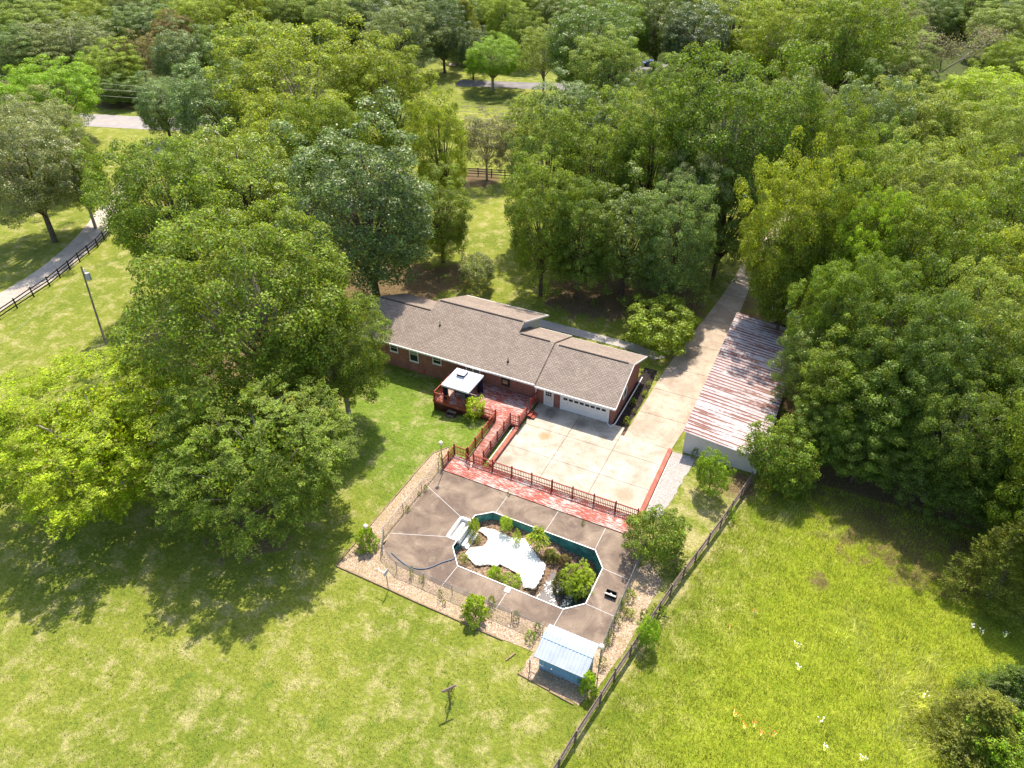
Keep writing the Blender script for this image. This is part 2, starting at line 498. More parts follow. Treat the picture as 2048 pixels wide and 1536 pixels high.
M['water'] = mat_simple('murky_water', (0.075, 0.062, 0.065), 0.12, 0.5, 0, 0.2)
M['bluemetal'] = mat_simple('pale_blue_metal', (0.36, 0.405, 0.47), 0.5, 0.35, 0, 0.14, 1.5)
M['bluewall'] = mat_simple('blue_wall_metal', (0.20, 0.40, 0.58), 0.5, 0.4, 0, 0.14, 2)
M['shedwall'] = mat_simple('white_shed_wall', (0.60, 0.58, 0.57), 0.6, 0.3, 0, 0.08, 1)
M['rustroof'] = mat_rust_roof()
M['canopy'] = mat_simple('gazebo_canopy', (0.74, 0.74, 0.80), 0.7, 0.2, 0, 0.05)
M['navy'] = mat_simple('navy_curtain', (0.014, 0.014, 0.035), 0.8, 0.1, 0, 0.3)
M['hose'] = mat_simple('blue_hose', (0.10, 0.14, 0.20), 0.5)
M['orange'] = mat_simple('orange_petals', (0.75, 0.16, 0.02), 0.6)
M['wpetal'] = mat_simple('white_petals', (0.8, 0.8, 0.76), 0.6)
M['timber'] = mat_simple('edging_timber', (0.30, 0.21, 0.14), 0.9, 0.1, 0, 0.35, 3)
M['wire'] = mat_simple('pale_wire', (0.42, 0.40, 0.34), 0.5)
M['pole'] = mat_simple('pole_wood', (0.26, 0.21, 0.17), 0.9, 0.1, 0, 0.3, 2)
M['rock'] = mat_simple('pale_rock', (0.48, 0.40, 0.33), 0.9, 0.1, 0, 0.3, 2)
M['bluecar'] = mat_simple('blue_car_paint', (0.10, 0.14, 0.42), 0.3, 0.5)
M['tarp'] = mat_simple('white_tarp', (0.74, 0.75, 0.80), 0.5)
# ------------------------------------------------------------------ the ground and what is laid on it
def sstep(a, b, v):
    t = max(0.0, min(1.0, (v - a) / (b - a)))
    return t * t * (3 - 2 * t)

def gh(x, y):
    # the lawn falls away on the left of the house
    return -0.75 * sstep(-25.5, -31, x) * sstep(-58, -48, x) * sstep(41, 47, y) * sstep(72, 62, y)

LITTER_SHADE = []      # (x, y, radius, strength), filled in by the tree list below

def build_ground():
    def axis(lo, hi, a, b, st):
        core = list(np.arange(a, b + 1e-6, st))
        left = []; v = a; d = st
        while v > lo:
            d *= 1.35; v -= d; left.append(v)
        right = []; v = b; d = st
        while v < hi:
            d *= 1.35; v += d; right.append(v)
        return left[::-1] + core + right
    xs = axis(-3500, 3500, -110, 40, 1.0)
    ys = axis(-3500, 4500, -4, 150, 1.0)
    nx, ny = len(xs), len(ys)
    v = []; lit = []
    for y in ys:
        for x in xs:
            z = gh(x, y)
            if -25.2 < x < -7.8 and 29.3 < y < 38.4: z = -3.2
            v.append((x, y, z))
            s = 0.0
            if -120 < x < 50 and -10 < y < 170:
                for (lx, ly, lr, ls) in LITTER_SHADE:
                    d2 = (x - lx) ** 2 + (y - ly) ** 2
                    if d2 < lr * lr:
                        s = max(s, ls * (1 - (d2 / (lr * lr)) ** 1.5))
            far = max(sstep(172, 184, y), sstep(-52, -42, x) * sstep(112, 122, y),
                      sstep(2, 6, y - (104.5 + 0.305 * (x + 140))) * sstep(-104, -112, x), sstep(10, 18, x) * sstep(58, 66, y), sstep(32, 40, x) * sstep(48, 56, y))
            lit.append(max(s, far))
    f = []
    for j in range(ny - 1):
        for i in range(nx - 1):
            a = j * nx + i
            f.append((a, a + 1, a + 1 + nx, a + nx))
    me = bpy.data.meshes.new('ground')
    me.from_pydata(v, [], f)
    me.materials.append(M['ground'])
    a = me.attributes.new('litter', 'FLOAT', 'POINT')
    a.data.foreach_set('value', lit)
    me.polygons.foreach_set('use_smooth', [True] * len(me.polygons))
    o = bpy.data.objects.new('ground', me)
    COL.objects.link(o)
    prop(o, kind='structure')

def struct(name, mb, m):
    return prop(mb.build(name, m), kind='structure')

def poly_px(pts, z=0.0):
    return [tuple(at(x, y, z)[:2]) for x, y in pts]

LITTER_SHADE += [(-25, 75, 8, .9), (-17, 77, 7, .9), (-49, 66, 9, .9), (-44, 71, 5, .7), (-58, 104, 6, .9), (-37, 27, 6, .6), (-78, 148, 12, .5), (-96, 152, 9, .5), (-66, 155, 9, .5), (12, 70, 28, 1.0), (-2.5, 49, 3.0, .7), (14, 56, 16, .8), (-5, 78, 6, .6), (-60, 45, 12, .8), (6, 41, 1.6, .6), (-85, 85, 22, .8)]  # half-strength patches on the neighbour lawn: its shade, painted as dark grass
build_ground()
rnd = random.Random(5)

# driveway lane and the parking pad in front of the garage: slabs with open joints over a dark base
drive = MB()
D = 0.05
lane = [(-12.9, 50.5), (-8.35, 50.7), (-7.55, 60), (-7.6, 70), (-7.65, 79), (-8.1, 90), (-7.0, 104), (-4, 120), (-5.5, 121), (-9.3, 104), (-10.1, 90), (-10.7, 79), (-12.3, 66), (-12.6, 58)]
def lane_x(y, side):
    pts = [(50.6, -12.9, -8.35), (58, -12.65, -7.62), (66, -12.3, -7.62), (79, -10.7, -7.7), (90, -10.1, -8.1), (104, -9.3, -6.9), (120, -6.5, -4)]
    for a, b in zip(pts, pts[1:]):
        if a[0] <= y <= b[0]:
            t = (y - a[0]) / (b[0] - a[0])
            return a[side] + (b[side] - a[side]) * t
    return pts[-1][side]
cuts = [50.6, 54.9, 59.2, 63.6, 69, 75, 82, 90, 97, 104, 112, 120]
for a, b in zip(cuts, cuts[1:]):
    g = 0.025
    drive.prism([(lane_x(a, 1), a + g), (lane_x(a, 2), a + g), (lane_x(b, 2), b - g), (lane_x(b, 1), b - g)], -0.1, D)
struct('driveway', drive, M['drive'])
pad = MB()
xc = [-22.2, -17.75, -13.2, -8.6]
yc = [41.15, 44.7, 48.2, 51.8]
for i in range(3):
    for j in range(3):
        x1 = xc[i + 1]; y1 = yc[j + 1]
        g = 0.02
        if i == 2 and j == 2: y1 = 50.62
        pad.box(xc[i] + g, yc[j] + g, -0.1, x1 - g, y1 - g, D)
struct('concrete_pad', pad, M['pad'])
struct('slab_base', MB().box(-22.2, 41.1, -0.3, -8.5, 51.75, 0.015), M['darkwood'])

# gravel strip, mulch strips and beds
def jag(pts, amp, step, seed):
    r = random.Random(seed); out = []
    for i, a in enumerate(pts):
        b = pts[(i + 1) % len(pts)]
        L = math.hypot(b[0] - a[0], b[1] - a[1]); n = max(1, int(L / step))
        for k in range(n):
            t = k / n
            out.append((a[0] + (b[0]-a[0])*t + r.uniform(-amp, amp), a[1] + (b[1]-a[1])*t + r.uniform(-amp, amp)))
    return out
gr_ = random.Random(3)
struct('gravel_strip', MB().prism([(-8.15, 41.3), (-8.15, 50.45), (-5.9, 50.6)] + [(-6.0 - 0.045 * k + gr_.uniform(-.1, .1), 50.0 - 0.45 * k) for k in range(19)], -0.1, 0.035), M['gravel'])
struct('mulch_bed', MB().prism(jag([(-27.85, 26.3), (-13.0, 26.1), (-9.2, 26.2), (-9.1, 29), (-25.9, 29.6), (-25.9, 39.6), (-27.0, 42.0), (-27.9, 40.6)], 0.05, 0.6, 1), -0.1, 0.03), M['mulch'])
struct('mulch_strip', MB().prism(jag([(-11.3, 24.3), (-7.0, 23.9), (-6.2, 25.5), (-5.6, 28.6), (-5.1, 33.0), (-4.9, 36.0), (-6.3, 37.2), (-7.0, 36), (-7.0, 28.4), (-9.5, 28.3), (-11.0, 26.4)], 0.12, 0.5, 2), -0.1, 0.025), M['mulch'])
struct('side_bed', MB().prism(jag([(-14.6, 51.0), (-13.9, 50.4), (-13.0, 51.4), (-12.9, 58), (-13.1, 62.3), (-14.55, 62.4)], 0.06, 0.5, 4), -0.1, 0.03), M['darkmulch'])
struct('front_path', MB().prism([(-29.5, 66.5), (-29.3, 65.0), (-17.0, 64.95), (-14.0, 64.3), (-13.0, 65.2), (-16.8, 66.3)], -0.2, 0.05), M['path'])

# gravel lane on the left, the road behind the trees and the neighbour's drive
def strip(pts, w, z, zb=-0.3):
    mb = MB(); L = []; Rr = []
    for i, p in enumerate(pts):
        a = Vector(pts[max(i-1, 0)]); b = Vector(pts[min(i+1, len(pts)-1)])
        d = (b - a).normalized(); nrm = Vector((-d.y, d.x))
        L.append(Vector(p) + nrm * w / 2); Rr.append(Vector(p) - nrm * w / 2)
    vs = [(q.x, q.y, z) for q in L] + [(q.x, q.y, z) for q in Rr]
    n = len(pts)
    return mb.add(vs, [(i, i + 1, n + i + 1, n + i)[::-1] for i in range(n - 1)])
def smooth_path(pts, k=6):
    out = []
    P = [Vector(p) for p in pts]
    for i in range(len(P) - 1):
        p0 = P[max(i-1, 0)]; p1 = P[i]; p2 = P[i+1]; p3 = P[min(i+2, len(P)-1)]
        for j in range(k):
            t = j / k
            out.append(0.5 * ((2*p1) + (p2-p0)*t + (2*p0-5*p1+4*p2-p3)*t*t + (-p0+3*p1-3*p2+p3)*t**3))
    out.append(P[-1])
    return out
lane_pts = smooth_path([(-87, 20), (-89.2, 32), (-90.2, 41), (-92.3, 50), (-97.3, 60), (-104.5, 70), (-113, 82), (-122, 94)])
struct('gravel_lane', strip([tuple(p) for p in lane_pts], 3.9, 0.02), M['gravelroad'])
rd = (Vector((-136.5, 101.2)) - Vector((-147, 98.0))).normalized()
rp = [tuple(Vector((-140, 99.9)) + rd * k) for k in (-260, -120, -40, -20, 0, 20, 32)]
struct('road', strip(rp, 8.0, 0.03), M['asphalt'])
dbl = MB()
for off in (0.12, -0.12):
    nrm = Vector((-rd.y, rd.x)) * off
    q = [(p[0] + nrm.x, p[1] + nrm.y) for p in rp]
    s_ = strip(q, 0.1, 0.036); dbl.add(s_.v, s_.f)
struct('road_marking', dbl, mat_simple('faded_road_paint', (0.42, 0.36, 0.22), 0.8))
struct('neighbour_drive', strip([tuple(p) for p in smooth_path([(-92, 158.5), (-84, 161), (-76, 163.5), (-68, 166.5), (-60, 172), (-56, 182), (-54, 200)])], 6.0, 0.02), M['drivegrey'])

# ------------------------------------------------------------------ house
def zm(y): return 2.85 + (y - 50.9) * 0.4186 if y < 55.75 else 4.88 - (y - 55.75) * 0.4186      # main roof plane
T = 0.13
house = thing('brick_house', (-32, 55.7, 0), 'long single storey red brick house with a brown shingle roof and attached garage', 'house')
wall = MB()
def prof(y0, y1, ridge, f, zb):
    return [(y0, zb), (y1, zb), (y1, f(y1) - T - 0.02), (ridge, f(ridge) - T - 0.02), (y0, f(y0) - T - 0.02)]
wall.xprism(prof(51.8, 59.8, 55.75, zm, -1.2), -43.1, -22.45)
zg = lambda y: zm(y) - 0.17
wall.xprism(prof(51.8, 59.8, 55.75, zg, -0.4), -22.45, -14.48)
wall.build('wall', M['brick'], house)
def zr(y): return 2.85 + (y - 50.9) * 0.4186 if y < 57.15 else 5.466 - (y - 57.15) * 0.4186
up = MB()
up.xprism([(56.3, 2.6), (62.5, 2.6), (62.5, zr(62.5) - T - 0.02), (57.15, zr(57.15) - T - 0.02), (56.3, zr(56.3) - T - 0.02)], -36.3, -27.0)
up.xprism([(59.85, -1.2), (62.4, -1.2), (62.4, 2.59), (59.85, 2.59)], -36.2, -27.1)
up.build('gable_siding', M['siding'], house)
roof = MB()
fr = [(-43.6, 50.9), (-22.38, 50.9), (-22.38, 55.75), (-26.4, 55.75), (-26.4, 57.15), (-36.8, 57.15), (-36.8, 55.75), (-43.6, 55.75)]
zf = lambda x, y: 2.85 + (y - 50.9) * 0.4186
roof.prism(fr, lambda x, y: zf(x, y) - T, zf)
zb_ = lambda x, y: 4.88 - (y - 55.75) * 0.4186
roof.prism([(-43.6, 55.75), (-36.8, 55.75), (-36.8, 60.6), (-43.6, 60.6)], lambda x, y: zb_(x, y) - T, zb_)
roof.prism([(-26.4, 55.75), (-22.38, 55.75), (-22.38, 60.6), (-26.4, 60.6)], lambda x, y: zb_(x, y) - T, zb_)
roof.prism([(-27.05, 55.8), (-26.4, 55.8), (-26.4, 59.9), (-27.05, 59.9)], lambda x, y: zb_(x, y) - T, lambda x, y: zb_(x, y) - .004)
zrb = lambda x, y: 5.466 - (y - 57.15) * 0.4186
roof.prism([(-36.8, 57.15), (-26.4, 57.15), (-26.4, 63.4), (-36.8, 63.4)], lambda x, y: zrb(x, y) - T, zrb)
zgf = lambda x, y: zf(x, y) - 0.17
zgb = lambda x, y: zb_(x, y) - 0.17
roof.prism([(-22.36, 50.9), (-14.05, 50.9), (-14.05, 55.75), (-22.36, 55.75)], lambda x, y: zgf(x, y) - T, zgf)
roof.prism([(-22.36, 55.75), (-14.05, 55.75), (-14.05, 60.6), (-22.36, 60.6)], lambda x, y: zgb(x, y) - T, zgb)
rf = roof.build('roof', M['shingle'], house)
cap = MB()
for (x0, x1, y, z) in ((-43.3, -36.9, 55.75, 4.88), (-36.5, -26.6, 57.15, 5.466), (-26.2, -22.9, 55.75, 4.88), (-21.9, -14.6, 55.75, 4.71)):
    cap.box(x0, y - 0.10, z - 0.03, x1, y + 0.03, z + 0.045)
cap.build('ridge_vent', M['ridgecap'], rf)
for (x, y) in ((-34.95, 54.3), (-26.0, 50.9 + 1.5)):
    z = zf(x, y)
    MB().tube([(x, y, z - 0.02), (x, y, z + 0.1)], [0.16, 0.06], 8).tube([(x, y, z + 0.05), (x, y, z + 0.5)], 0.045, 8).build('roof_vent', M['black'], rf)
fas = MB()
fas.box(-43.6, 50.80, 2.66, -22.38, 50.90, 2.84)
fas.build('gutter', M['white'], house)
MB().box(-22.34, 50.80, 2.49, -14.05, 50.90, 2.67).build('gutter', M['white'], house)
rk = MB()
for (x, y0, z0, y1, z1) in ((-14.03, 50.9, 2.62, 55.75, 4.65), (-14.03, 55.75, 4.65, 60.6, 2.62), (-26.38, 57.15, 5.41, 63.4, 2.80), (-26.36, 63.42, 2.80, 63.43, 2.79)):
    rk.beam((x, y0, z0), (x, y1, z1), 0.05, 0.16)
rk.box(-36.8, 63.4, 2.70, -26.36, 63.48, 2.84)
rk.box(-22.36, 60.6, 2.46, -14.05, 60.68, 2.64)
rk.box(-26.35, 60.6, 2.66, -22.4, 60.68, 2.82)
rk.build('fascia', M['white'], house)
# corner posts and down pipes
dp = MB()
dp.box(-22.60, 51.62, 0.5, -22.48, 51.74, 2.7).box(-22.60, 50.86, 2.58, -22.48, 51.62, 2.68)
dp.build('downspout', M['white'], house)
dp = MB()
dp.box(-14.98, 51.62, 0.06, -14.86, 51.74, 2.5).box(-14.98, 50.86, 2.40, -14.86, 51.62, 2.50)
dp.build('downspout', M['white'], house)
pipe = MB().tube([(-14.92, 51.6, 0.12), (-14.45, 51.25, 0.10), (-14.24, 51.9, 0.10), (-14.2, 55.0, 0.10), (-14.18, 58.2, 0.10), (-14.2, 60.4, 0.10)], 0.06, 8).build('drain_pipe', M['white'])
prop(pipe, 'long white drain pipe lying on dark mulch beside the garage', 'pipe')

def window(x0, z0, x1, z1, kind='dark', frame='white'):
    w = MB().ring(x0, z0, x1, z1, 51.73, 51.82, 0.07).box(x0 - 0.03, 51.68, z0 - 0.07, x1 + 0.03, 51.8, z0 - 0.001).build('window', M[frame], house)
    zm_ = z0 + (z1 - z0) * 0.5
    MB().box(x0 + 0.07, 51.775, z0 + 0.07, x1 - 0.07, 51.785, z1 - 0.07).build('pane', M['glass'], w)
    if kind == 'blind':
        MB().box(x0 + 0.08, 51.765, zm_ + 0.05, x1 - 0.08, 51.773, z1 - 0.07).build('blind', M['blind'], w)
    if kind == 'sash':
        MB().box(x0 + 0.07, 51.755, zm_ - 0.02, x1 - 0.07, 51.774, zm_ + 0.02).build('sash', M[frame], w)
    return w
window(-37.45, 0.62, -36.35, 2.15, 'blind')
window(-34.55, 1.15, -33.5, 2.15, 'sash')
window(-39.9, 1.15, -38.9, 2.15, 'sash')
w = window(-26.45, 0.95, -25.45, 2.0, 'sash', 'darkwood')
MB().box(-26.3, 51.76, 1.15, -25.75, 51.77, 1.6).build('blind', mat_simple('tan_blind', (0.42, 0.28, 0.14)), w)
# french door behind the gazebo, two leaves with dark lights
fd = MB().ring(-30.55, 0.5, -28.85, 2.45, 51.72, 51.82, 0.09).box(-29.75, 51.72, 0.59, -29.65, 51.82, 2.36).build('french_door', M['white'], house)
for x0 in (-30.46, -29.65):
    g = MB().box(x0, 51.76, 0.6, x0 + 0.71, 51.78, 2.36)
    g.build('door_leaf', M['white'], fd)
    q = MB()
    for i in range(3):
        for j in range(5):
            q.box(x0 + 0.08 + i * 0.19, 51.745, 0.75 + j * 0.31, x0 + 0.24 + i * 0.19, 51.759, 1.01 + j * 0.31)
    q.build('pane', M['glass'], fd)
# side door of the garage
gd = MB().ring(-21.72, 0.02, -20.68, 2.32, 51.71, 51.82, 0.10).build('entry_door', M['white'], house)
MB().box(-21.62, 51.75, 0.06, -20.78, 51.78, 2.22).build('door_leaf', M['door'], gd)
q = MB()
for i in range(3):
    for j in range(3):
        q.box(-21.50 + i * 0.21, 51.732, 1.22 + j * 0.29, -21.33 + i * 0.21, 51.749, 1.46 + j * 0.29)
q.build('pane', M['glass'], gd)
MB().ball((-20.88, 51.70, 1.02), 0.04).build('handle', M['metal'], gd)
MB().box(-20.35, 51.66, 1.62, -20.22, 51.8, 1.86).build('wall_lantern', M['black'], house)
# the wide garage door
gg = MB().box(-19.95, 51.70, 0.0, -19.83, 51.82, 2.15).box(-15.10, 51.70, 0.0, -14.98, 51.82, 2.15).box(-19.95, 51.70, 2.15, -14.98, 51.82, 2.38).build('garage_door', M['white'], house)
pn = MB()
for k in range(4):
    pn.box(-19.83, 51.76, 0.06 + k * 0.525, -15.10, 51.80, 0.06 + k * 0.525 + 0.51)
pn.box(-19.83, 51.78, 0.0, -15.10, 51.81, 2.15)
pn.build('door_panel', M['white'], gg)
q = MB()
for k in range(8):
    x = -19.62 + k * 0.565
    q.box(x, 51.742, 1.32, x + 0.42, 51.759, 1.56)
q.build('pane', M['glass'], gg)
MB().box(-19.2, 51.72, 1.0, -19.1, 51.76, 1.04).build('handle', M['metal'], gg)
# window in the garage gable and crawl space vent
sw = MB()
sw.box(-14.49, 54.6, 1.0, -14.41, 54.68, 2.2).box(-14.49, 55.5, 1.0, -14.41, 55.58, 2.2).box(-14.49, 54.68, 1.0, -14.41, 55.5, 1.08).box(-14.49, 54.68, 2.12, -14.41, 55.5, 2.2)
sw = sw.build('window', M['white'], house)
MB().box(-14.49, 54.68, 1.08, -14.46, 55.5, 2.12).build('pane', M['glass'], sw)
MB().box(-36.55, 51.74, -0.72, -35.75, 51.82, -0.22).build('crawl_hatch', M['brickred'], house)

# ------------------------------------------------------------------ wooden railings
def railing(pts, name, label, cat, group, post_gap=1.95, h=1.0, zf_=None, mat='redwood', mid=0.42, gate=False, pos=None):
    a0 = Vector(pts[0])
    t = thing(name, (a0.x, a0.y, a0.z), label, cat, group)
    rl = MB(); bl = MB(); posts = []
    for a, b in zip(pts, pts[1:]):
        a, b = Vector(a), Vector(b)
        L = (b - a).length; n = max(1, round(L / post_gap))
        for k in range(n + 1):
            p = a + (b - a) * (k / n)
            if not any((p - q).length < 0.3 for q in posts): posts.append(p)
        for zz, ww in ((h - 0.04, 0.10), (h * mid, 0.05), (0.12, 0.06)):
            rl.beam(a + Vector((0, 0, zz)), b + Vector((0, 0, zz)), ww, 0.06)
        m = int(L / 0.155)
        for k in range(1, m):
            p = a + (b - a) * (k / m)
            bl.beam(p + Vector((0, 0, 0.1)), p + Vector((0, 0, h - 0.06)), 0.035, 0.035)
    rl.build('rail', M[mat], t)
    bl.build('baluster_row', M[mat], t)
    for p in posts:
        MB().box(p.x - 0.055, p.y - 0.055, p.z - 0.1, p.x + 0.055, p.y + 0.055, p.z + h + 0.12).ball((p.x, p.y, p.z + h + 0.15), 0.065, 8, 6).build('post', M[mat], t)
    return t
RG = 'red wooden railings of the deck and ramp'
railing([(-23.85, 41.02, 0.12), (-8.5, 41.02, 0.12)], 'railing', 'long red railing between the boardwalk and the concrete pad', 'railing', RG)
railing([(-26.02, 39.2, 0.12), (-26.02, 41.35, 0.12), (-24.72, 41.35, 0.12)], 'railing', 'short L shaped red railing at the boardwalk end beside the globe lamp', 'railing', RG, 1.2)
railing([(-24.68, 41.5, 0.12), (-24.68, 47.0, 0.5), (-29.0, 47.05, 0.5)], 'railing', 'red railing on the lawn side of the ramp, behind the leafy shrub', 'railing', RG, 1.4)
railing([(-23.2, 41.7, 0.12), (-23.2, 47.2, 0.5), (-22.28, 47.2, 0.5), (-22.28, 48.95, 0.5)], 'railing', 'red railing on the pad side of the ramp above the brick wall', 'railing', RG, 1.25)
railing([(-22.4, 50.05, 0.5), (-22.4, 51.6, 0.5)], 'railing', 'shortest red railing between the deck and the garage corner', 'railing', RG, 1.6)
railing([(-29.95, 47.05, 0.5), (-31.6, 47.05, 0.5), (-31.6, 51.6, 0.5)], 'railing', 'red railing around the gazebo corner of the deck', 'railing', RG, 1.3)
gt = thing('gate', (-24.62, 40.95, 0.12), 'small red gate standing open between the ramp and boardwalk', 'gate')
ga, gb_ = Vector((-24.62, 40.95, 0.12)), Vector((-23.95, 40.55, 0.12))
g1 = MB()
for zz in (0.12, 0.95): g1.beam(ga + Vector((0, 0, zz)), gb_ + Vector((0, 0, zz)), 0.05, 0.08)
g1.beam(ga + Vector((0, 0, 0.1)), gb_ + Vector((0, 0, 0.95)), 0.04, 0.07)
g1.build('frame', M['redwood'], gt)
g2 = MB()
for k in range(6):
    p = ga + (gb_ - ga) * (k / 5)
    g2.beam(p + Vector((0, 0, 0.08)), p + Vector((0, 0, 1.0)), 0.035, 0.035)
g2.build('picket_row', M['redwood'], gt)

# deck, ramp and boardwalk
dk = thing('deck', (-27, 49, 0), 'raised red painted deck behind the house with flaking boards', 'deck')
dm = MB()
yy = 47.1
while yy < 51.72:
    dm.box(-31.7, yy, 0.42, -22.3, yy + 0.133, 0.5); yy += 0.145
dm.build('floor', M['boardx'], dk)
sk = MB().box(-31.7, 47.03, 0.2, -22.3, 47.09, 0.49)
for k in range(40): sk.box(-31.68 + k * 0.115 * 1.5, 47.04, -0.75, -31.60 + k * 0.115 * 1.5, 47.08, 0.2)
sk.box(-31.78, 47.05, 0.2, -31.71, 51.7, 0.49).box(-31.76, 47.2, -0.75, -31.72, 51.7, 0.19)
sk.build('skirt', M['redwood'], dk)
MB().box(-31.6, 47.3, -0.75, -22.4, 51.7, 0.41).build('underside', M['darkwood'], dk)
st = thing('deck_steps', (-29.5, 46.8, -0.7), 'two weathered wooden steps from the lawn up to the gazebo deck', 'steps', 'wooden steps of the deck')
for k in range(2): MB().box(-29.95, 46.35 + k * 0.32, -0.5 + k * 0.35, -29.0, 46.66 + k * 0.32, -0.44 + k * 0.35).build('tread', M['greywood'], st)
MB().box(-29.93, 46.4, -0.75, -29.87, 47.0, -0.15).build('stringer', M['darkwood'], st)
MB().box(-29.08, 46.4, -0.75, -29.02, 47.0, -0.15).build('stringer', M['darkwood'], st)
st = thing('deck_steps', (-21.9, 49.5, 0), 'brown wooden steps from the deck down to the concrete pad', 'steps', 'wooden steps of the deck')
for k in range(2): MB().box(-22.24 + k * 0.36, 49.05, 0.29 - k * 0.14, -21.9 + k * 0.36, 50.0, 0.35 - k * 0.14).build('tread', M['redwood'], st)
MB().box(-22.2, 49.08, 0.05, -21.92, 49.97, 0.28).box(-21.9, 49.08, 0.05, -21.6, 49.97, 0.14).build('riser', M['darkwood'], st)

rm = thing('ramp', (-23.9, 44.3, 0), 'sloping ramp of flaking red boards between deck and pool boardwalk', 'ramp')
rb = MB(); n = 42
for k in range(n):
    y0 = 41.2 + (47.08 - 41.2) * k / n; y1 = y0 + 0.13
    z0 = 0.12 + 0.38 * k / n
    rb.prism([(-24.62, y0), (-23.1, y0), (-23.1, y1), (-24.62, y1)], z0 - 0.05, z0)
rb.build('floor', M['boardramp'], rm)
MB().prism([(-24.6, 41.25), (-23.15, 41.25), (-23.15, 47.0), (-24.6, 47.0)], -0.3, lambda x, y: 0.05 + 0.38 * (y - 41.2) / 5.88).build('frame', M['darkwood'], rm)

bw = thing('boardwalk', (-17, 40, 0), 'long boardwalk of flaking red and white boards beside the pool deck', 'boardwalk')
bb = MB(); yy = 39.02
while yy < 41.15:
    bb.box(-26.05, yy, 0.06, -24.7 if yy > 41.0 else -8.0, yy + 0.134, 0.12); yy += 0.146
bb.build('floor', M['boardx'], bw)
MB().box(-26.0, 39.05, -0.1, -8.05, 41.1, 0.055).build('frame', M['darkwood'], bw)

wl = thing('retaining_wall', (-22.35, 44.5, 0), 'low brick wall between the ramp and the concrete pad', 'wall', 'low brick walls of the pad')
MB().box(-22.50, 41.3, -0.2, -22.2, 47.1, 0.36).build('brickwork', M['brick'], wl)
MB().box(-22.52, 41.28, 0.36, -22.18, 47.1, 0.42).build('coping', M['brickred'], wl)
wl = thing('retaining_wall', (-8.38, 45.9, 0), 'low red brick wall between the concrete pad and the gravel strip', 'wall', 'low brick walls of the pad')
MB().box(-8.55, 41.3, -0.2, -8.22, 50.6, 0.16).build('brickwork', M['brick'], wl)
MB().box(-8.57, 41.28, 0.16, -8.2, 50.62, 0.21).build('coping', M['brickred'], wl)
prop(MB().tube([(-22.72, 41.6, 0.22), (-22.70, 44.2, 0.25), (-22.72, 46.9, 0.28)], 0.05, 6).build('drain_pipe', M['white']), 'white pipe in the narrow gap between the ramp and brick wall', 'pipe')
prop(MB().tube([(-8.08, 43.0, 0.08), (-8.08, 46, 0.09), (-8.08, 49.4, 0.08)], 0.05, 6).build('drain_pipe', M['white']), 'white pipe along the gravel side of the pad wall', 'pipe')

# gazebo
gz = thing('gazebo', (-29.3, 48.8, 0.5), 'square gazebo with a white fabric roof and dark curtains on the deck', 'gazebo')
GX0, GX1, GY0, GY1 = -30.8, -27.75, 47.3, 50.45
cz, tz = 2.5, 3.42
cx, cy = (GX0 + GX1) / 2, (GY0 + GY1) / 2
cp = MB(); N = 12
def canopy_z(u, v, base, top, r0):
    r = max(abs(u), abs(v))
    t = 1 - (r - r0) / (1 - r0)
    e = min(abs(u), abs(v)) / max(r, 1e-6)
    return base + (top - base) * t - 0.20 * (1 - e) * (r ** 2) * math.sin(math.pi * min(1, t + 0.15)) 
vs = []
for j in range(N + 1):
    for i in range(N + 1):
        u = -1 + 2 * i / N; v = -1 + 2 * j / N
        vs.append((cx + u * (GX1 - GX0) / 2, cy + v * (GY1 - GY0) / 2, canopy_z(u, v, cz, tz, 0.0)))
fs = [(j*(N+1)+i, j*(N+1)+i+1, (j+1)*(N+1)+i+1, (j+1)*(N+1)+i) for j in range(N) for i in range(N)]
k0 = len(vs)
vs += [(x, y, z - 0.03) for x, y, z in vs]
fs += [tuple(i + k0 for i in reversed(f)) for f in fs[:N*N]]
cp.add(vs, fs)
cp.box(GX0 - .01, GY0 - .01, cz - 0.18, GX1 + .01, GY0 + 0.01, cz).box(GX0 - .01, GY1 - .01, cz - 0.18, GX1 + .01, GY1 + .01, cz)
cp.box(GX0 - .01, GY0 + .01, cz - 0.18, GX0 + .01, GY1 - .01, cz).box(GX1 - .01, GY0 + .01, cz - 0.18, GX1 + .01, GY1 - .01, cz)
cp.build('canopy', M['canopy'], gz)
tt = MB()
for s_, z in ((0.42, 3.20), (0.02, 3.42)): pass
tt.add([(cx-.42, cy-.42, 3.38), (cx+.42, cy-.42, 3.38), (cx+.42, cy+.42, 3.38), (cx-.42, cy+.42, 3.38), (cx, cy, 3.62)], [(0,1,4), (1,2,4), (2,3,4), (3,0,4)])
tt.build('vent_cap', M['canopy'], gz)
MB().box(cx - .43, cy - .43, 3.22, cx + .43, cy - .40, 3.375).box(cx + .40, cy - .40, 3.22, cx + .43, cy + .43, 3.375).box(cx - .43, cy - .40, 3.22, cx - .40, cy + .43, 3.375).build('vent_trim', M['navy'], gz)
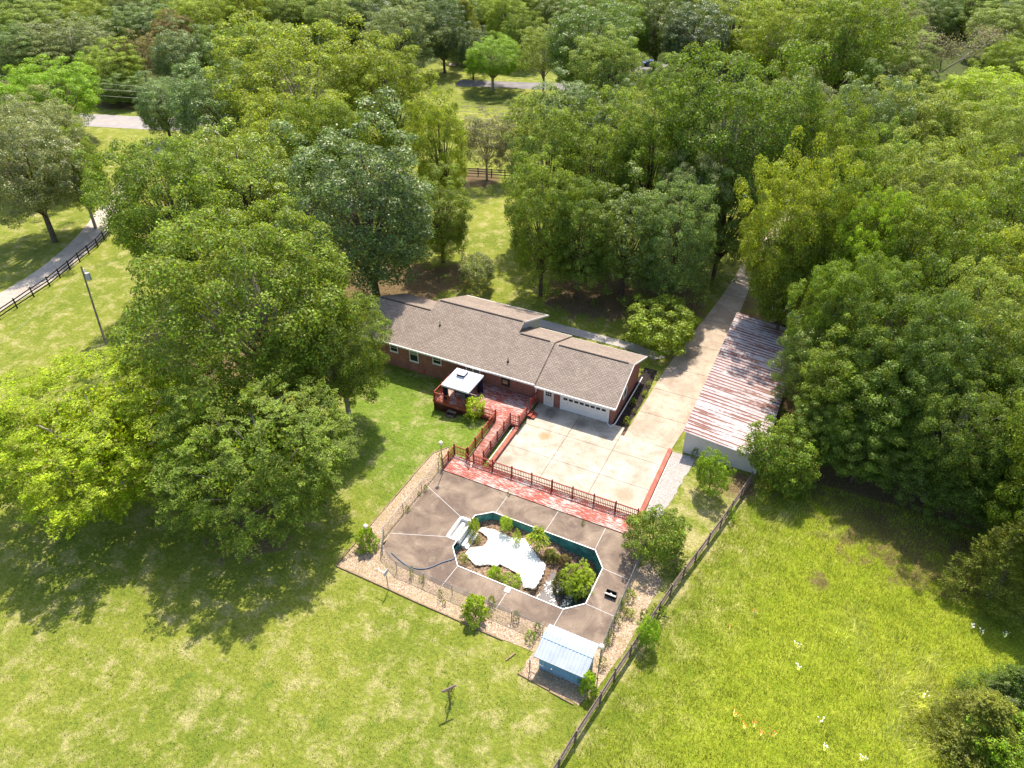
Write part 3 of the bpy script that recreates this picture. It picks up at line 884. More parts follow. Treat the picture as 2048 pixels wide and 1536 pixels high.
for x in (GX0 + 0.12, GX1 - 0.12):
    for y in (GY0 + 0.12, GY1 - 0.12):
        MB().box(x - 0.035, y - 0.035, 0.5, x + 0.035, y + 0.035, cz - 0.02).build('post', M['black'], gz)
        cu = MB(); pts = 14; vs = []; fs = []
        sx = 1 if x < cx else -1; sy = 1 if y < cy else -1
        for lay in range(6):
            zz = cz - 0.1 - lay * (cz - 0.65) / 5
            rr = 0.30 - 0.06 * math.sin(lay / 5 * math.pi)
            for k in range(pts):
                a = 2 * math.pi * k / pts
                q = rr * (1 + 0.22 * math.sin(k * 3.1 + lay * 0.3))
                vs.append((x + sx * 0.18 + q * math.cos(a), y + sy * 0.16 + q * 0.8 * math.sin(a), zz))
        for lay in range(5):
            for k in range(pts):
                k2 = (k + 1) % pts
                fs.append((lay*pts+k, (lay+1)*pts+k, (lay+1)*pts+k2, lay*pts+k2))
        cu.add(vs, fs).build('curtain', M['navy'], gz, True)
vl = MB()
vl.box(GX0 + .03, GY0 + .03, cz - 0.34, GX1 - .03, GY0 + .05, cz - 0.19).box(GX1 - .05, GY0 + .05, cz - 0.34, GX1 - .03, GY1 - .03, cz - 0.19)
vl.build('valance', M['navy'], gz)
tb = thing('patio_table', (-29.4, 48.9, 0.5), 'dark wooden table standing under the gazebo roof', 'table')
MB().box(-30.1, 48.4, 1.16, -28.7, 49.4, 1.21).build('tabletop', M['darkwood'], tb)
for x in (-30.0, -28.8):
    for y in (48.5, 49.3): MB().box(x - .03, y - .03, 0.5, x + .03, y + .03, 1.16).build('leg', M['darkwood'], tb)

# ------------------------------------------------------------------ long open shed with the rusty roof
sh = thing('long_shed', (-4, 62, 0), 'long white walled shed with a rusty ribbed metal roof beside the driveway', 'shed')
SX0, SX1, SY0, SY1 = -7.3, -0.7, 50.85, 73.5
zs = lambda x: 2.62 + (x + 7.55) * -0.10
swl = MB().xprism([(SY0, -0.2), (SY1, -0.2), (SY1, 1.0), (SY0, 1.0)], SX0, SX0 + 0.02)
swl = MB()
swl.add([(SX0, SY0, -.2), (SX1, SY0, -.2), (SX1, SY0, zs(SX1) - .06), (SX0, SY0, zs(SX0) - .06), (SX0, SY1, -.2), (SX1, SY1, -.2), (SX1, SY1, zs(SX1) - .06), (SX0, SY1, zs(SX0) - .06)],
        [(0,1,2,3), (5,4,7,6), (4,0,3,7), (1,5,6,2), (3,2,6,7), (0,4,5,1)])
swl.build('wall', M['shedwall'], sh)
seam = MB()
for k in range(1, 7): seam.box(SX0 + .02, SY0 - .012, 0.33 * k, SX1 - .02, SY0 - .001, 0.33 * k + 0.012)
seam.box(SX0 - .03, SY0 - .03, -.2, SX0 - .001, SY0 + .02, zs(SX0) - .08)
seam.build('lap_seam', M['siding'], sh)
rr = MB(); nrib = 92; vs = []; fs = []
for k in range(nrib * 4 + 1):
    y = SY0 - 0.25 + (SY1 - SY0 + 0.5) * k / (nrib * 4)
    hz = (0.0, 0.045, 0.045, 0.0)[k % 4]
    for x in (SX0 - 0.28, SX1 + 0.3): vs.append((x, y, zs(x) + hz))
for k in range(nrib * 4): fs.append((2*k, 2*k+1, 2*k+3, 2*k+2))
k0 = len(vs); vs += [(x, y, z - 0.05) for x, y, z in vs]
fs += [tuple(i + k0 for i in reversed(f)) for f in fs[:nrib*4]]
n4 = nrib * 4
fs += [(0, k0, k0 + 1, 1), (2*n4+1, k0+2*n4+1, k0+2*n4, 2*n4)]
for k in range(n4):
    fs.append((2*k, 2*k+2, k0+2*k+2, k0+2*k)); fs.append((2*k+1, k0+2*k+1, k0+2*k+3, 2*k+3))
rr.add(vs, fs).build('roof', M['rustroof'], sh)

# ------------------------------------------------------------------ swimming pool
PO = [(-20.75, 35.5), (-19.55, 36.5), (-10.45, 36.42), (-9.3, 35.0), (-9.3, 31.4), (-10.6, 30.22), (-19.45, 30.3), (-20.75, 31.8)]
DT = 0.05
ST = [(-20.75, 32.5), (-21.67, 32.5), (-21.7, 34.85), (-20.75, 34.85)]
panels = [
    [(-26, 36.68), ST[2], ST[3], PO[0], (-19.55, 36.5), (-19.35, 36.49), (-19.3, 38.98), (-26, 39.0)],
    [(-19.35, 36.49), (-14.8, 36.46), (-14.7, 38.98), (-19.3, 38.98)],
    [(-14.8, 36.46), (-10.5, 36.42), (-10.5, 38.98), (-14.7, 38.98)],
    [(-10.5, 36.42), (-10.45, 36.42), (-9.3, 35.0), (-7.1, 34.85), (-7.15, 38.98), (-10.5, 38.98)],
    [(-9.3, 35.0), (-9.3, 31.4), (-7.1, 31.3), (-7.1, 34.85)],
    [(-9.3, 31.4), (-10.6, 30.22), (-10.68, 28.4), (-7.05, 28.4), (-7.1, 31.3)],
    [(-10.6, 30.22), (-14.95, 30.26), (-15, 28.2), (-10.68, 28.4)],
    [(-14.95, 30.26), (-19.45, 30.3), (-19.6, 28.15), (-15, 28.2)],
    [(-19.45, 30.3), (-20.75, 31.8), ST[0], ST[1], (-26, 30.8), (-25.7, 29.4), (-24.9, 28.8), (-23.7, 28.3), (-19.6, 28.15)],
    [ST[1], ST[2], (-26, 36.68), (-26, 30.8)]]
pdk = MB()
for p in panels: pdk.prism(p, -0.12, DT)
pdk = struct('pool_deck', pdk, M['deckc'])
jt = MB()
for a, b in (((-26, 36.68), ST[2]), ((-19.35, 36.55), (-19.3, 38.95)), ((-14.8, 36.5), (-14.7, 38.95)), ((-10.5, 36.45), (-10.5, 38.95)), ((-9.25, 35.0), (-7.1, 34.85)),
             ((-9.25, 31.4), (-7.1, 31.3)), ((-10.6, 30.15), (-10.68, 28.4)), ((-14.95, 30.2), (-15, 28.2)), ((-19.45, 30.25), (-19.6, 28.15)), ((-26, 30.8), ST[1])):
    jt.beam((*a, DT + .001), (*b, DT + .001), 0.032, 0.01)
jt.build('joint_strip', M['siding'], pdk)
ck = MB(); cr_r = random.Random(31)
def crack(p0, ang, n, st):
    x, y = p0; pts = [(x, y)]
    for k in range(n):
        ang += cr_r.uniform(-.5, .5); x += st * math.cos(ang); y += st * math.sin(ang); pts.append((x, y))
    for q0, q1 in zip(pts, pts[1:]):
        ck.beam((*q0, DT + .0015), (*q1, DT + .0015), 0.018, 0.004)
for p0, an, n_k, st_k in (((-12.4, 29.7), 0.1, 14, .32), ((-25.0, 34.0), 0.2, 8, .3), ((-9.1, 37.0), -.1, 6, .3), ((-23.5, 30.0), 1.2, 9, .3), ((-17.6, 38.6), -1.4, 6, .3), ((-8.6, 33.4), .2, 4, .3), ((-16.8, 29.9), -1.5, 5, .3)):
    crack(p0, an, n_k, st_k)
ck.build('crack', M['darkwood'], pdk)
pool = thing('swimming_pool', (-15, 33.3, -1), 'derelict eight sided swimming pool with teal walls, filled with debris', 'pool')
pw = MB()
ring = [PO[0], PO[1], PO[2], PO[3], PO[4], PO[5], PO[6], PO[7]]
for a, b in zip(ring, ring[1:] + ring[:1]):
    a_, b_ = Vector((*a, 0)), Vector((*b, 0))
    d = (b_ - a_).normalized(); nrm = Vector((-d.y, d.x, 0)) * 0.06      # outwards, the ring runs clockwise
    if a == PO[7] and b == PO[0]:
        lower = -0.55
    else: lower = DT - 0.01
    vs = [a_, b_, b_ + nrm, a_ + nrm]
    pw.add([(v.x, v.y, -2.6) for v in vs] + [(v.x, v.y, lower) for v in vs], [(0,3,2,1),(4,5,6,7),(0,1,5,4),(1,2,6,5),(2,3,7,6),(3,0,4,7)])
pw.build('pool_wall', M['teal'], pool)
cpg = MB()
for a, b in zip(ring, ring[1:] + ring[:1]):
    if a == PO[7] and b == PO[0]:
        cpg.beam((*a, DT + .02), (-20.75, 32.4, DT + .02), 0.07, 0.05); cpg.beam((-20.75, 34.95, DT + .02), (*b, DT + .02), 0.07, 0.05)
    else: cpg.beam((*a, DT + .02), (*b, DT + .02), 0.07, 0.05)
cpg.build('coping', M['white'], pool)
fl = MB(); vs = []; fs = []; NX, NY = 60, 36
for j in range(NY + 1):
    for i in range(NX + 1):
        x = -20.9 + 11.8 * i / NX; y = 30.1 + 6.5 * j / NY
        z = -1.0 - 0.75 * sstep(-14.6, -12.3, x) + 0.14 * (noise.noise(Vector((x * 1.1, y * 1.1, 3))))
        z += 0.25 * sstep(35.2, 36.3, y) * sstep(-13, -16, x)
        z += 0.45 * sstep(34.2, 35.8, y) * sstep(-14.5, -13.5, x) * sstep(-9.5, -11, x)
        vs.append((x, y, z))
fs = [(j*(NX+1)+i, j*(NX+1)+i+1, (j+1)*(NX+1)+i+1, (j+1)*(NX+1)+i) for j in range(NY) for i in range(NX)]
fl.add(vs, fs).build('pool_floor', M['mud'], pool, True)
prop(MB().prism([(-14.6, 30.3), (-10.5, 30.3), (-9.35, 31.5), (-9.35, 34.6), (-11.5, 34.4), (-14.6, 33.9)], -1.62, -1.5).build('water', M['water']), kind='structure')
# white sheet lying over the shallow end
shp = [(410,400),(430,372),(480,362),(540,380),(600,392),(680,420),(760,458),(830,470),(900,480),(940,520),(985,570),(1030,640),(1075,700),(1140,780),(1115,850),(1080,920),(1050,980),(1020,1022),(950,1018),(900,1010),(880,930),(850,870),(800,840),(740,800),(700,790),(640,760),(600,790),(540,765),(500,760),(430,772),(380,770),(345,725),(310,690),(270,655),(300,610),(345,570),(400,570),(460,560),(500,520),(520,470),(470,430)]
sheet_poly = [tuple(at(880 + x / 5.389, 990 + y / 5.389, -0.95)[:2]) for x, y in shp]
import bmesh
sheet_poly = jag(sheet_poly, 0.07, 0.16, 12)
bm = bmesh.new()
vv = [bm.verts.new((x, y, -0.86)) for x, y in sheet_poly]
bm.faces.new(vv)
bmesh.ops.triangulate(bm, faces=bm.faces[:])
for _ in range(4):
    bmesh.ops.subdivide_edges(bm, edges=[e for e in bm.edges if e.calc_length() > 0.35], cuts=1, use_grid_fill=False)
    bmesh.ops.triangulate(bm, faces=bm.faces[:])
for v in bm.verts:
    v.co.z += 0.06 * noise.noise(Vector((v.co.x * 0.9, v.co.y * 0.9, 0))) + 0.03 * noise.noise(Vector((v.co.x * 3, v.co.y * 3, 5)))
me = bpy.data.meshes.new('pool_cover'); bm.to_mesh(me); bm.free(); me.materials.append(M['foam'])
me.polygons.foreach_set('use_smooth', [True] * len(me.polygons))
so = bpy.data.objects.new('pool_cover', me); COL.objects.link(so)
sm = so.modifiers.new('thickness', 'SOLIDIFY'); sm.thickness = 0.05
prop(so, 'torn bright white sheet lying over the floor of the empty pool', 'sheet')
# moulded white steps
ps = thing('pool_steps', (-21.2, 33.7, 0), 'moulded white plastic steps at the left end of the pool', 'steps')
fr_ = MB()
def rrect(x0, y0, x1, y1, r, n=5):
    out = []
    for (cx_, cy_, a0) in ((x1-r, y1-r, 0), (x0+r, y1-r, 90), (x0+r, y0+r, 180), (x1-r, y0+r, 270)):
        for k in range(n + 1):
            a = R(a0 + 90 * k / n); out.append((cx_ + r * math.cos(a), cy_ + r * math.sin(a)))
    return out
o_ = rrect(-21.78, 32.42, -20.62, 34.93, 0.28); i_ = rrect(-21.58, 32.62, -20.70, 34.73, 0.16)
n = len(o_)
vs = [(x, y, 0.10) for x, y in o_] + [(x, y, 0.10) for x, y in i_] + [(x, y, -0.1) for x, y in o_] + [(x, y, -0.45) for x, y in i_]
fs = []
for k in range(n):
    k2 = (k + 1) % n
    fs += [(k, k2, n + k2, n + k), (2*n + k2, k2, k, 2*n + k), (n + k, n + k2, 3*n + k2, 3*n + k)]
fs.append(tuple(3*n + k for k in range(n)))
fr_.add(vs, fs).build('rim', M['white'], ps)
for k, (x0, z) in enumerate(((-21.45, -0.18), (-21.0, -0.40), (-20.6, -0.62), (-20.25, -0.80))):
    MB().prism(rrect(x0, 32.75, x0 + 0.33, 34.6, 0.12), -1.1, z).build('tread', M['white'], ps)
# debris flecks on the water
deb = MB(); r_ = random.Random(7)
for k in range(900):
    x = r_.uniform(-14.5, -10.0); y = r_.uniform(30.5, 33.4)
    if noise.noise(Vector((x * 1.6, y * 1.6, 9))) < 0.02: continue
    s_ = r_.uniform(0.02, 0.085); a = r_.uniform(0, 6.28)
    p = [(x + s_ * math.cos(a + t) * r_.uniform(.6, 1.4), y + s_ * math.sin(a + t) * r_.uniform(.6, 1.4)) for t in (0, 1.5, 3.1, 4.6)]
    deb.prism(p, -1.5, -1.475)
prop(deb.build('floating_debris', M['foam']), 'white flecks floating on the dark pool water', 'debris', kind='stuff')
lf = MB()
for k in range(2600):
    x = r_.uniform(-20.6, -9.5); y = r_.uniform(30.4, 36.3)
    d = min(abs(y - 36.3), abs(y - 30.4), abs(x + 20.6), abs(x + 10))
    if d > 1.1 and r_.random() < 0.93: continue
    zb = -1.0 - 0.75 * sstep(-14.6, -12.3, x) + 0.18 * sstep(35.2, 36.3, y)+ 0.45 * sstep(34.2, 35.8, y) * sstep(-14.5, -13.5, x) * sstep(-9.5, -11, x)
    s_ = r_.uniform(0.04, 0.12); a = r_.uniform(0, 6.28); z = zb + r_.uniform(0.02, 0.16)
    lf.add([(x, y, z), (x + s_*math.cos(a), y + s_*math.sin(a), z + r_.uniform(-.03, .05)), (x + s_*math.cos(a+.8), y + s_*math.sin(a+.8), z)], [(0, 1, 2)])
for (sx, sy) in sheet_poly:
    for k in range(7):
        x, y = sx + r_.gauss(0, .2), sy + r_.gauss(0, .2)
        s_ = r_.uniform(0.04, 0.11); a = r_.uniform(0, 6.28); z = -0.80 + r_.uniform(-.03, .05)
        lf.add([(x, y, z), (x + s_*math.cos(a), y + s_*math.sin(a), z + .02), (x + s_*math.cos(a+.8), y + s_*math.sin(a+.8), z)], [(0, 1, 2)])
prop(lf.build('leaf_litter', mat_simple('dry_leaves', (0.33, 0.22, 0.14), 0.9, 0.1, 0, 0.5, 6)), 'dry brown leaves drifted along the pool edges', 'leaves', kind='stuff')

# skimmer lid, hose and the black box on the pool deck
prop(MB().box(-15.2, 29.75, DT, -14.78, 30.14, DT + 0.05).build('skimmer_lid', M['white']), 'small square white lid at the lower edge of the pool', 'lid')
hp = [(783, 1105), (815, 1131), (850, 1137), (885, 1124), (905, 1118), (915, 1110)]
hpts = smooth_path([tuple(at(x, y, 0.12)[:2]) for x, y in hp], 6)
prop(MB().tube([(p.x, p.y, 0.10) for p in hpts], 0.045, 6).build('hose', M['hose']), 'blue hose curving across the pool deck to the pool edge', 'hose')
bx = thing('planter_box', (-7.85, 31.9, DT), 'open black box lying on the right side of the pool deck', 'box')
bc = at(1222, 1190, 0.1); bx.location = (bc.x, bc.y, DT)
b_ = MB()
X0, X1, Y0, Y1 = bc.x - .42, bc.x + .42, bc.y - .22, bc.y + .22
b_.box(X0, Y0, DT, X1, Y0 + .04, DT + .34).box(X0, Y1 - .04, DT, X1, Y1, DT + .34).box(X0, Y0 + .04, DT, X0 + .04, Y1 - .04, DT + .34).box(X1 - .04, Y0 + .04, DT, X1, Y1 - .04, DT + .34).box(X0 + .04, Y0 + .04, DT, X1 - .04, Y1 - .04, DT + .04)
b_.build('body', M['black'], bx)
MB().box(X0 - .02, Y0 - .05, DT + .30, X1 + .02, Y0 + .07, DT + .36).build('rim', M['metal'], bx)
MB().ball((bc.x - .02, bc.y, DT + .14), 0.09, 8, 6).build('float', M['white'], bx)

# ------------------------------------------------------------------ chain link fence round the pool
cl = thing('chain_link_fence', (-26.3, 39, 0), 'rusty thin chain link fence around the lower and left sides of the pool', 'fence', 'chain link fences of the pool')
def chain(t, pts, h, gap, mesh_mat='metal', full=True):
    top = MB(); net = MB()
    for a, b in zip(pts, pts[1:]):
        a, b = Vector((*a, 0)), Vector((*b, 0))
        L = (b - a).length; n = max(1, round(L / gap)); d = (b - a) / L
        for k in range(n + 1 if b == Vector((*pts[-1], 0)) else n):
            p = a + d * (L * k / n)
            MB().tube([(p.x, p.y, -0.1), (p.x, p.y, h + 0.04)], 0.028, 6).build('post', M['metal'], t)
        top.tube([(a.x, a.y, h), (b.x, b.y, h)], 0.02, 5)
        if full:
            s = 0.0
            while s < L + h:
                for sg in (1, -1):
                    s0, s1 = (s - h, s) if sg == 1 else (s, s - h)
                    z0, z1 = 0.03, h
                    if s0 < 0: z0 = z0 + (0 - s0) * (h / abs(s1 - s0)); s0 = 0
                    if s1 < 0: z1 = z0 + (s0 - 0) * (h / abs(h)); z1 = min(z1, h); s1 = 0
                    if s0 > L: z0 = z0 + (s0 - L); s0 = L
                    if s1 > L: z1 = z1 - (s1 - L); s1 = L
                    if z1 > z0: net.beam(a + d * s0 + Vector((0, 0, z0)), a + d * s1 + Vector((0, 0, z1)), 0.007, 0.007)
                s += 0.14
    top.build('top_rail', M['metal'], t)
    if full: net.build('wire_mesh', M['metal'], t)
chain(cl, [(-26.25, 38.9), (-26.25, 30.3), (-25.35, 28.75), (-23.4, 27.85), (-11.1, 27.7)], 1.15, 2.55)
cr = thing('chain_link_fence', (-6.9, 38.4, 0), 'grey chain link fence along the right edge of the pool deck', 'fence', 'chain link fences of the pool')
chain(cr, [(-6.95, 38.6), (-6.9, 28.2)], 1.15, 2.1)

# globe lamps
def lamp(x, y, h, label, rad=0.19):
    t = thing('globe_lamp', (x, y, 0), label, 'lamp', 'globe lamps round the pool')
    MB().tube([(x, y, -0.1), (x, y, h - rad)], 0.035, 8).tube([(x, y, h - rad - 0.08), (x, y, h - rad + 0.02)], [0.05, 0.09], 8).tube([(x, y, 0), (x, y, 0.12)], 0.08, 8).build('pole', M['metal'], t)
    MB().ball((x, y, h), rad, 18, 12).build('globe', M['globe'], t, True)
p = at(886, 946); lamp(p.x, p.y, 3.55, 'round globe lamp beside the left end of the boardwalk')
p = at(738, 1092); lamp(p.x, p.y, 2.3, 'round globe lamp rising from the round yellow-green bush')
p = at(1195, 1356); lamp(p.x, p.y, 3.6, 'round globe lamp behind the pale blue garden shed')

# pale blue garden shed
gs = thing('garden_shed', (-8.8, 26.1, 0), 'small pale blue metal garden shed at the lower corner of the pool', 'shed')
AX0, AX1, AY0, AY1 = -10.3, -7.15, 25.25, 27.3
wv = MB()
def corr(mb, a, b, z0, z1, n, amp):
    a, b = Vector(a), Vector(b); d = (b - a); nrm = Vector((d.y, -d.x, 0)).normalized()
    vs = []; fs = []
    for k in range(n * 4 + 1):
        o = nrm * (amp if k % 4 in (1, 2) else 0)
        p = a + d * (k / (n * 4)) + o
        vs += [(p.x, p.y, z0), (p.x, p.y, z1)]
    for k in range(n * 4): fs.append((2*k, 2*k+2, 2*k+3, 2*k+1))
    mb.add(vs, fs)
corr(wv, (AX0, AY0, 0), (AX1, AY0, 0), 0, 1.62, 12, 0.03)
corr(wv, (AX1, AY0, 0), (AX1, AY1, 0), 0, 1.62, 8, 0.03)
corr(wv, (AX1, AY1, 0), (AX0, AY1, 0), 0, 1.62, 12, 0.03)
corr(wv, (AX0, AY1, 0), (AX0, AY0, 0), 0, 1.62, 8, 0.03)
wv.xprism([(AY0, 1.58), (AY1, 1.58), ((AY0 + AY1) / 2 + 0.35, 2.08)], AX0 + .01, AX1 - .01)
wv.build('wall', M['bluewall'], gs)
rfm = MB(); RY = 26.65
prf = [(24.95, 1.60), (26.25, 2.02), (26.65, 2.12), (27.5, 1.86)]
vs = []; fs = []; n = 14
for k in range(n * 4 + 1):
    x = -10.55 + 3.62 * k / (n * 4); o = 0.03 if k % 4 in (1, 2) else 0
    for y, z in prf: vs.append((x, y, z + o))
for k in range(n * 4):
    for j in range(3): fs.append((4*k+j, 4*(k+1)+j, 4*(k+1)+j+1, 4*k+j+1))
k0 = len(vs); vs += [(x, y, z - 0.05) for x, y, z in vs]; fs += [tuple(i + k0 for i in reversed(f)) for f in fs]
rfm.add(vs, fs)
rfm.beam((-10.58, 24.95, 1.58), (-6.9, 24.95, 1.58), 0.03, 0.09)
rfm.build('roof', M['bluemetal'], gs)
MB().beam((-10.55, 26.24, 2.055), (-6.94, 26.24, 2.055), 0.05, 0.02).build('roof_seam', M['bluewall'], gs)
kn = thing('metal_frame', (-10.2, 24.7, 0), 'rusty metal pipe frame in front of the pale blue garden shed', 'frame')
fq = MB()
for x in (-10.75, -9.2): fq.tube([(x, 24.75, 0), (x, 24.75, 1.35)], 0.035, 6)
fq.tube([(-10.75, 24.75, 1.35), (-7.1, 24.75, 0.95)], 0.025, 6).tube([(-10.75, 24.75, 1.35), (-10.75, 25.3, 1.35)], 0.025, 6).tube([(-10.75, 24.75, 0.1), (-9.2, 24.75, 0.1)], 0.02, 6)
fq.build('frame', M['metal'], kn)

# weathered post and rail fence on the right, black fences on the left and at the back
def rail_fence(name, pts, label, cat, group, m, gap, h=1.25, rails=(0.35, 0.75, 1.12), lean_=0.03, pw=0.13):
    t = thing(name, (pts[0][0], pts[0][1], 0), label, cat, group)
    r = random.Random(len(label)); rl = MB(); P = [Vector(p) for p in pts]
    posts = []
    for a, b in zip(P, P[1:]):
        L = (b - a).length; n = max(1, round(L / gap))
        for k in range(n): posts.append(a + (b - a) * (k / n))
    posts.append(P[-1])
    for a, b in zip(posts, posts[1:]):
        for zz in rails:
            rl.beam((a.x, a.y, zz + r.uniform(-.04, .04)), (b.x, b.y, zz + r.uniform(-.04, .04)), 0.05, 0.13)
    rl.build('rail', M[m], t)
    for p in posts[:100]:
        MB().beam((p.x, p.y, -0.2), (p.x + r.uniform(-lean_, lean_), p.y + r.uniform(-lean_, lean_), h + r.uniform(-.05, .08)), pw, pw).build('post', M[m], t)
    return t
WF = [tuple(at(x, y)[:2]) for x, y in ((1500, 966), (1440, 1055), (1390, 1123), (1340, 1190), (1295, 1258), (1260, 1311), (1228, 1360), (1200, 1405), (1150, 1482), (1117, 1536), (1085, 1590))]
rail_fence('rail_fence', WF, 'weathered grey brown rail fence running diagonally beside the bright meadow', 'fence', None, 'greywood', 2.3, 1.3, (0.3, 0.62, 0.95, 1.2))
BF = [(-83.5, 24), (-86.21, 38.3), (-88.33, 46.39), (-92.6, 57.0), (-99, 67.5), (-107, 79)]
rail_fence('rail_fence', BF, 'black three rail fence beside the gravel lane on the left', 'fence', None, 'blackwood', 2.4, 1.35, (0.4, 0.8, 1.2))
rail_fence('rail_fence', [(-66, 102.5), (-59.98, 104.46), (-53.24, 106.42), (-46, 108.5)], 'black rail fence crossing the far end of the lawn gap', 'fence', None, 'blackwood', 2.4, 1.4, (0.4, 0.8, 1.2))

# timber edging of the mulch bed
ed = MB()
ep = [(-27.85, 26.22), (-25.4, 26.2), (-22.9, 26.16), (-20.4, 26.1), (-17.9, 26.1), (-15.5, 26.05), (-13.4, 26.05)]
for a, b in zip(ep, ep[1:]): ed.beam((*a, 0.05), (b[0] - .04, b[1], 0.05), 0.11, 0.12)
prop(ed.build('timber_edging', M['timber']), 'brown timber edging between the mulch bed and the lower lawn', 'edging')
ed = MB()
ep = [(-27.95, 26.4), (-27.95, 29.0), (-27.95, 31.8), (-27.95, 34.6), (-27.95, 37.6), (-27.9, 40.6), (-27.0, 42.0)]
for a, b in zip(ep, ep[1:]): ed.beam((*a, 0.04), (b[0], b[1] - .04, 0.04), 0.09, 0.1)
prop(ed.build('timber_edging', M['timber']), 'timber edging on the lawn side of the left mulch strip', 'edging')
ed = MB().beam((-11.4, 24.25, 0.04), (-9.0, 24.05, 0.04), 0.1, 0.1).beam((-8.95, 24.0, 0.04), (-7.2, 23.85, 0.04), 0.1, 0.1)
prop(ed.build('timber_edging', M['timber']), 'timber edging below the pale blue garden shed', 'edging')
p = at(1020, 1312); prop(MB().beam((p.x - .1, p.y - .45, 0.06), (p.x + .25, p.y + .35, 0.06), 0.09, 0.09).build('loose_board', M['timber']), 'short loose board lying on mulch left of the blue shed', 'board')
p = at(990 - 2, 850); prop(MB().beam((p.x - 1.0, p.y - 1.0, -0.1), (p.x - .6, p.y + .2, -0.1), 0.07, 0.05).build('loose_board', M['timber']), 'thin board lying in grass beside the leafy deck shrub', 'board')

# clothesline posts
c_ = thing('clothesline_post', tuple(at(900, 1412)), 'lone grey clothesline post with a T top on the lower lawn', 'post')
p = at(900, 1412)
MB().tube([(p.x, p.y, -0.1), (p.x, p.y, 2.05)], 0.05, 8).build('post', M['greywood'], c_)
MB().beam((p.x - .28, p.y - .36, 2.05), (p.x + .28, p.y + .42, 2.05), 0.09, 0.09).beam((p.x - .2, p.y - .36, 2.0), (p.x + .36, p.y + .42, 2.0), 0.05, 0.06).build('crossbar', M['greywood'], c_)
p = at(777, 1180)
s2 = thing('sign_post', (p.x, p.y, 0), 'thin pole with a white bracket and plate standing in the lower mulch bed', 'post')
MB().tube([(p.x, p.y, -.1), (p.x, p.y, 1.9)], 0.03, 6).build('pole', M['metal'], s2)
MB().box(p.x - .04, p.y - .2, 1.75, p.x + .0, p.y + .3, 2.15).build('plate', M['siding'], s2)
MB().tube([(p.x, p.y, 1.85), (p.x - .65, p.y + .02, 1.95), (p.x - .72, p.y + .2, 1.98)], 0.03, 6).build('bracket', M['white'], s2)

# concrete bench beside the driveway
p = at(1330, 708)
bn = thing('stone_bench', (p.x, p.y, 0), 'pale stone bench beside the driveway under the ornamental tree', 'bench')
MB().box(p.x - .55, p.y - .22, 0.42, p.x + .55, p.y + .22, 0.52).build('seat', M['path'], bn)
for dx in (-.38, .38): MB().box(p.x + dx - .07, p.y - .17, 0, p.x + dx + .07, p.y + .17, 0.42).build('leg', M['path'], bn)

# utility pole and wires
p = at(212, 690)
up_ = thing('utility_pole', (p.x, p.y, 0), 'tall brown wooden utility pole with a grey transformer on the left lawn', 'pole')
PH = 8.2
q = at(162, 533, PH)
lx, ly = (q.x - p.x), (q.y - p.y)
MB().tube([(p.x, p.y, -0.3), (p.x + lx * .5, p.y + ly * .5, PH / 2), (q.x, q.y, PH)], [0.12, 0.10, 0.085], 10).build('shaft', M['pole'], up_)
MB().tube([(q.x + .42, q.y + .1, PH - 1.55), (q.x + .42, q.y + .1, PH - 0.75)], 0.27, 12).build('transformer', M['siding'], up_)
MB().box(q.x - .1, q.y - .1, PH - .55, q.x + .55, q.y + .05, PH - .45).build('bracket', M['siding'], up_)
MB().tube([(q.x + .3, q.y, PH - .45), (q.x + .3, q.y, PH - .2)], 0.06, 8).build('insulator', M['white'], up_)
def wire(a, b, sag, label, rad=0.02, n=16):
    a, b = Vector(a), Vector(b); pts = []
    for k in range(n + 1):
        t = k / n; v = a + (b - a) * t; v.z -= sag * 4 * t * (1 - t); pts.append(v)
    prop(MB().tube(pts, rad, 4).build('power_line', M['wire']), label, 'wire', 'overhead wires')
wire((q.x, q.y, PH - .5), at(-160, 800, 5.5), 0.6, 'thin pale wire running down left from the utility pole', 0.014)
wire((q.x, q.y, PH - .4), at(330, 480, 7.0), 0.3, 'thin pale wire running right from the utility pole into the oaks', 0.014)
far = [(at(-60, 146, 9.5), at(1400, 232, 9.5)), (at(-60, 157, 9.0), at(1400, 243, 9.0)), (at(-60, 170, 8.2), at(1400, 256, 8.2))]
for (a, b), nm in zip(far, ('uppermost', 'middle', 'lowest')):
    wire(a, b, 0.8, nm + ' of three pale overhead wires crossing in front of the far road', 0.035, 24)
# ------------------------------------------------------------------ leaves, crowns and trunks
def fastmesh(name, V, n, m, smooth=False):
    # V: (k*n, 3) array of k separate n-gons
    me = bpy.data.meshes.new(name)
    k = len(V) // n
    me.vertices.add(k * n); me.loops.add(k * n); me.polygons.add(k)
    me.vertices.foreach_set('co', np.ascontiguousarray(V, dtype=np.float32).ravel())
    me.loops.foreach_set('vertex_index', np.arange(k * n, dtype=np.int32))
    me.polygons.foreach_set('loop_start', np.arange(0, k * n, n, dtype=np.int32))
    me.materials.append(m)
    me.update(calc_edges=True)
    return me

def unit(a): return a / np.maximum(np.linalg.norm(a, axis=1, keepdims=True), 1e-9)

def leaves(P, N, s, rg, asp=0.6, jit=0.7, axis=None):
    # one small folded rhombus per point P, facing roughly along N
    k = len(P)
    Nn = unit(N + rg.normal(0, jit, (k, 3)))
    A = rg.normal(0, 1, (k, 3)) if axis is None else axis + rg.normal(0, 0.35, (k, 3))
    U = unit(A - (A * Nn).sum(1, keepdims=True) * Nn)
    W = np.cross(Nn, U)
    sz = (s * rg.uniform(0.6, 1.35, (k, 1)))
    q = np.stack([P - U*sz*0.5, P + W*sz*0.5*asp + Nn*sz*0.10, P + U*sz*0.5, P - W*sz*0.5*asp + Nn*sz*0.10], 1)
    return q.reshape(-1, 3)

